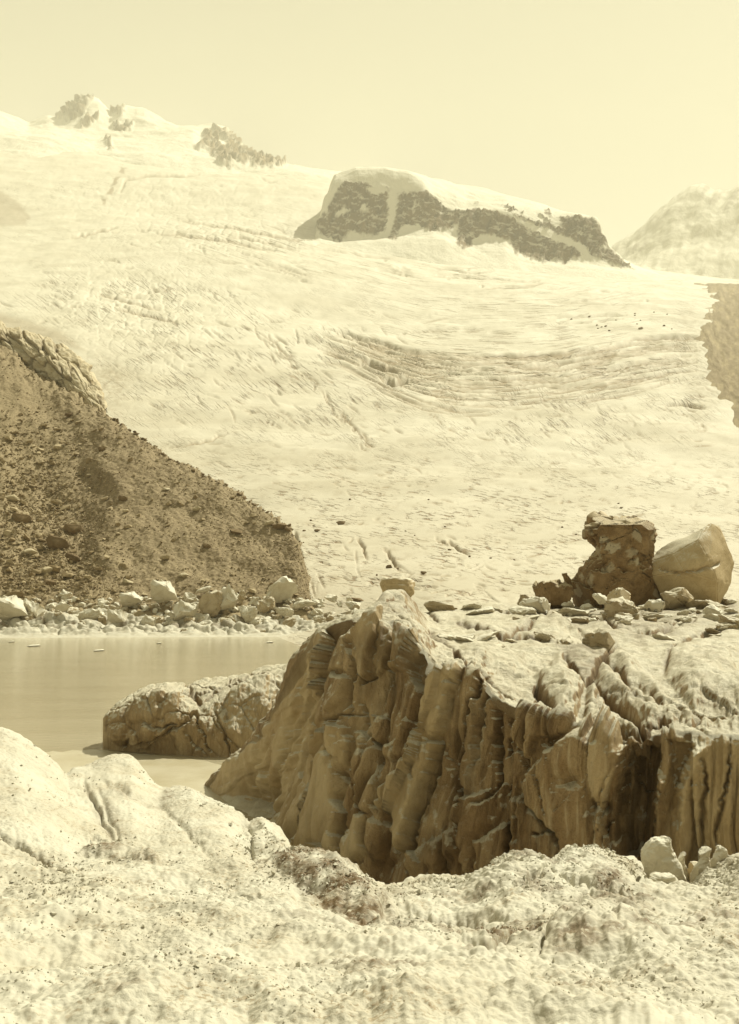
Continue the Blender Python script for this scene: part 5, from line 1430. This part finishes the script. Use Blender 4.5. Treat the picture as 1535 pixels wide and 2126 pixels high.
# loose crumbs of ice and grit on the near crust
ok = (fg.T > 1.0) & (fg.T < 5.05) & (fg.px > -40) & (fg.px < 1600)
area = (fg.y / 7.0)**2
pat = np.clip(0.25 + 1.2 * fbm2(fg.x * 1.3, fg.y * 1.3, 4, 0.6, 27.0), 0.02, 1.2)
lf_ = sstep(560, 420, fg.px) * sstep(1830, 1760, fg.py)
for nm, cnt, wgt, lo, mean, mt, lab in [('ice_crumbs', 9000, ok * area * pat * (1 - 0.85 * lf_), 0.008, 0.007, M_CRUST, 'loose white ice crumbs strewn over the near crust'),
                                       ('grit', 2000, ok * area * fg.dirt**2 * pat * (1 - lf_) * (fg.py < 1990), 0.005, 0.0035, M_DARKSTONE, 'dark grit sprinkled over the near crust')]:
    cells = R.choice(fg.T.size, cnt, p=(wgt / wgt.sum()).ravel())
    P0 = np.stack([fg.x.ravel()[cells], fg.y.ravel()[cells], fg.z.ravel()[cells]], -1)
    P0[:, :2] += R.normal(0, 0.006, (cnt, 2))
    szs = np.clip(lo + R.exponential(mean, cnt), lo, 0.05) * np.clip(P0[:, 1] / 8.0, 0.5, 1.2)
    P0[:, 2] += szs * 0.15
    scatter_stuff(nm, P0, szs, mt, lab, nm.replace('_', ' '))

# stones lying on the glacier
for px, py, w, lab in [(660, 1104, 17, 'dark pointed boulder on bare glacier right of the moraine crest'), (708, 1089, 24, 'long dark boulder on bare glacier, farther from the moraine crest'), (808, 1180, 20, 'dark boulder beside the short crevasse above the ice cliff'), (826, 1184, 16, 'second dark boulder by the short crevasse'),
                       (880, 1190, 16, 'dark stone alone on the ice right of the short crevasse'), (740, 1250, 40, 'dark debris slab on the ice left of the summit slab'), (1330, 684, 12, 'largest dark stone on the upper glacier by the debris bank'), (1290, 1054, 10, 'dark speck of stone on ice above the rubble-studded block')]:
    p, k = glc.at(px, py)
    sz = w * p[1] / FOC
    put('boulder', DARKB[int(R.integers(4))], p, (sz, sz * 0.8, sz * 0.8), R.uniform(-0.6, 0.6), (R.normal(0, 0.2), R.normal(0, 0.2)), lab, 'boulder')
for i in range(44):
    if i < 16: px, py = R.uniform(1180, 1410), R.uniform(640, 690)
    elif i < 34: px, py = R.uniform(640, 1300), R.uniform(1030, 1200)
    else: px, py = R.uniform(560, 660), R.uniform(1080, 1130)
    p, k = glc.at(px, py)
    sz = R.uniform(4.5, 8.5) * p[1] / FOC
    put('stone', BOULD[int(R.integers(8))], p, sz, R.uniform(0, 6), (0, 0), 'small dark stone ' + ('high on the glacier near the debris bank' if i < 16 else 'on the lower glacier above the ice cliff' if i < 34 else 'on glacier ice beside the moraine crest boulders'), 'stone', 'stones ' + ('high on the glacier' if i < 16 else 'on the lower glacier' if i < 34 else 'beside the crest boulders'))
    COL.objects[-1].data = DARKB[i % 4]

# tilted slabs lying over the back of the cliff top
for i in range(46):
    px = R.uniform(880, 1560); py = R.uniform(1256, 1345)
    if 1130 < px < 1290 and py > 1300: continue
    p, k = sr.at(px, py, 5.6, 3.2)
    w = R.uniform(36, 84) * p[1] / FOC
    white = R.random() < 0.6
    zone = 'behind the cliff summit' if px < 1080 else 'below the tall dark block' if px < 1360 else 'below the pointed smooth block'
    put('ice_plate', (ICEB if white else DICEB)[i % 4], p, (w, w * R.uniform(0.8, 1.3), w * R.uniform(0.30, 0.5)), R.uniform(-0.9, 0.9), (R.normal(-0.22, 0.12), R.normal(0.12, 0.2)), ('pale' if white else 'brown') + ' tilted ice slab on the cliff top ' + zone, 'ice slab', ('pale' if white else 'brown') + ' slabs ' + zone, 0.42)

# rubble round the big blocks on the cliff top
for i in range(64):
    px = R.uniform(1070, 1545); py = R.uniform(1240, 1292)
    p, k = sr.at(px, py, 5.9, 3.6)
    sz = (R.uniform(14, 26) + R.exponential(12)) * p[1] / FOC
    white = R.random() < 0.5
    put('ice_chunk', (ICEB if white else DICEB)[i % 4], p, (sz, sz * R.uniform(0.7, 1.0), sz * R.uniform(0.4, 0.8)), R.uniform(0, 6.28), (R.normal(0, 0.25), R.normal(0, 0.25)), ('white' if white else 'brown') + ' ice chunk in the rubble ' + ('in front of the tall dark block' if px < 1370 else 'in front of the pointed smooth block'), 'ice chunk',
        ('white' if white else 'brown') + ' rubble before the ' + ('tall block' if px < 1370 else 'pointed block'), 0.2)

# ice blocks along the far shore
for px, py, w, h, kind, lab in [
        (20, 1300, 96, 74, 'w', 'big white ice block at the left end of the far shore'), (66, 1288, 60, 46, 'w', 'white ice block leaning on the leftmost big one'), (120, 1292, 46, 30, 'd', 'dirty ice block on shore beside the white left pair'), (135, 1244, 44, 22, 'w', 'flat white ice block on scree foot, left shore'),
        (128, 1275, 40, 26, 'w', 'small whitish ice block below the flat one'), (184, 1296, 56, 36, 'w', 'square white ice block near the left third of the shore'), (212, 1300, 22, 28, 'd', 'dark cube of ice against the square white block'), (170, 1306, 46, 22, 'd', 'low brown ice block before the square white one'),
        (244, 1304, 54, 46, 'w', 'white wedge of ice pointing up from the shore'), (272, 1266, 62, 44, 'w', 'streaked white ice block resting on the scree edge'), (240, 1276, 34, 26, 'd', 'dark lump between wedge and streaked block'), (340, 1262, 80, 66, 'w', 'tall cracked white ice block left of shore centre'),
        (384, 1290, 84, 50, 'w', 'broad rounded white ice block at shore centre'), (308, 1306, 50, 34, 'w', 'small pale ice block in front of the tall cracked one'), (438, 1278, 62, 62, 'd', 'brown-faced ice block right of shore centre'), (474, 1272, 62, 64, 'w', 'white ice block joined to the brown-faced one'), (512, 1296, 56, 50, 'w', 'white ice block right of the joined pair'),
        (474, 1302, 46, 28, 'd', 'low dirty ice block below the joined pair'), (560, 1278, 62, 44, 'd', 'dark-undercut ice block under the tallest shore block'), (584, 1252, 84, 58, 'w', 'tallest white ice block at the right end of the shore'), (592, 1284, 44, 28, 'w', 'rounded white ice block at the foot of the tallest'), (505, 1250, 30, 28, 'd', 'dark pointed boulder of ice behind the joined pair'),
        (630, 1268, 60, 30, 'w', 'low ice block by the glacier margin'), (600, 1300, 40, 18, 'd', 'flat brown ice piece near the water, right shore'), (205, 1322, 20, 9, 'd', 'tiny dark floe by the water left of centre'), (470, 1240, 44, 18, 'w', 'pale flat block on scree above the joined pair'), (424, 1232, 40, 16, 'w', 'pale slab on scree above shore centre'),
        (660, 1300, 50, 20, 'd', 'dark flat ice where the shore meets the ice cliff'), (540, 1318, 34, 14, 'd', 'small brown floe touching the shore, right of centre')]:
    Y = float(np.interp(py, [1230, 1260, 1290, 1325], [127, 124, 120.5, 116]))
    p = P(px, py, Y)
    k_ = Y / FOC
    me = (ICEB[int(R.integers(7))] if kind == 'w' else DICEB[int(R.integers(4))])
    o = put('ice_block', me, p, (w * k_ * 0.95, w * k_ * 0.8, h * k_ * 1.25), R.uniform(-0.6, 0.6), (R.normal(0, 0.12), R.normal(0, 0.15)), lab, 'ice block', None)
    o.location.z = p[2] + h * k_ * 0.45
for i in range(290):
    px = R.uniform(-10, 745); py = R.uniform(1242, 1318)
    Y = float(np.interp(py, [1230, 1260, 1290, 1325], [127, 124, 120.5, 116]))
    p = P(px, py, Y); k_ = Y / FOC
    w = R.uniform(10, 22) + R.exponential(7)
    me = DICEB[int(R.integers(4))] if R.random() < 0.22 else ICEB[int(R.integers(7))]
    put('ice_chunk', me, p, (w * k_, w * k_, w * k_ * R.uniform(0.6, 1.0)), R.uniform(0, 6), (R.normal(0, 0.3), R.normal(0, 0.3)), ('dirty brown' if me in DICEB else 'white') + ' broken ice chunk on the far shore, ' + ('at its left end' if px < 150 else 'left of its middle' if px < 330 else 'right of its middle' if px < 510 else 'towards the glacier margin'),
        'ice chunk', ('dirty' if me in DICEB else 'white') + ' shore ice chunks ' + ('far left' if px < 150 else 'left of middle' if px < 330 else 'right of middle' if px < 510 else 'by the glacier margin'), 0.4)
for px, py, w in [(70, 1341, 34), (205, 1351, 30), (24, 1333, 16), (330, 1336, 14), (560, 1334, 20)]:
    Y = EYE * FOC / (py - HOR)
    o = put('ice_floe', ICEB[0], P(px, py, Y), (w * Y / FOC, w * Y / FOC * 1.6, 0.14), 0.2, (0, 0), {70: 'larger thin floe drifting on the lake near the left edge', 205: 'thin floe farthest from the shore on the lake', 24: 'tiny floe at the left edge near the far shore', 330: 'tiny floe below the shore centre', 560: 'small floe below the right end of the shore'}[px], 'ice floe')
    o.location.z = 0.03

# ------------------------------------------------------------------ haze
bm = bmesh.new()
bmesh.ops.create_cube(bm, size=1.0)
me = bpy.data.meshes.new('haze')
bm.to_mesh(me); bm.free()
o = bpy.data.objects.new('haze', me)
o.scale = (9000, 7200, 2300)
o.location = (0, 3000, 1147)
COL.objects.link(o)
hm, ht = nt_new('thin_mountain_air')
pv = ht.nodes.new('ShaderNodeVolumePrincipled')
pv.inputs['Color'].default_value = (0.97, 0.95, 0.82, 1)
pv.inputs['Density'].default_value = 0.00013
pv.inputs['Anisotropy'].default_value = 0.0
ho = ht.nodes.new('ShaderNodeOutputMaterial')
ht.links.new(pv.outputs[0], ho.inputs['Volume'])
me.materials.append(hm)
tag(o, 'thin pale haze filling the mountain air', 'haze', None, 'stuff')
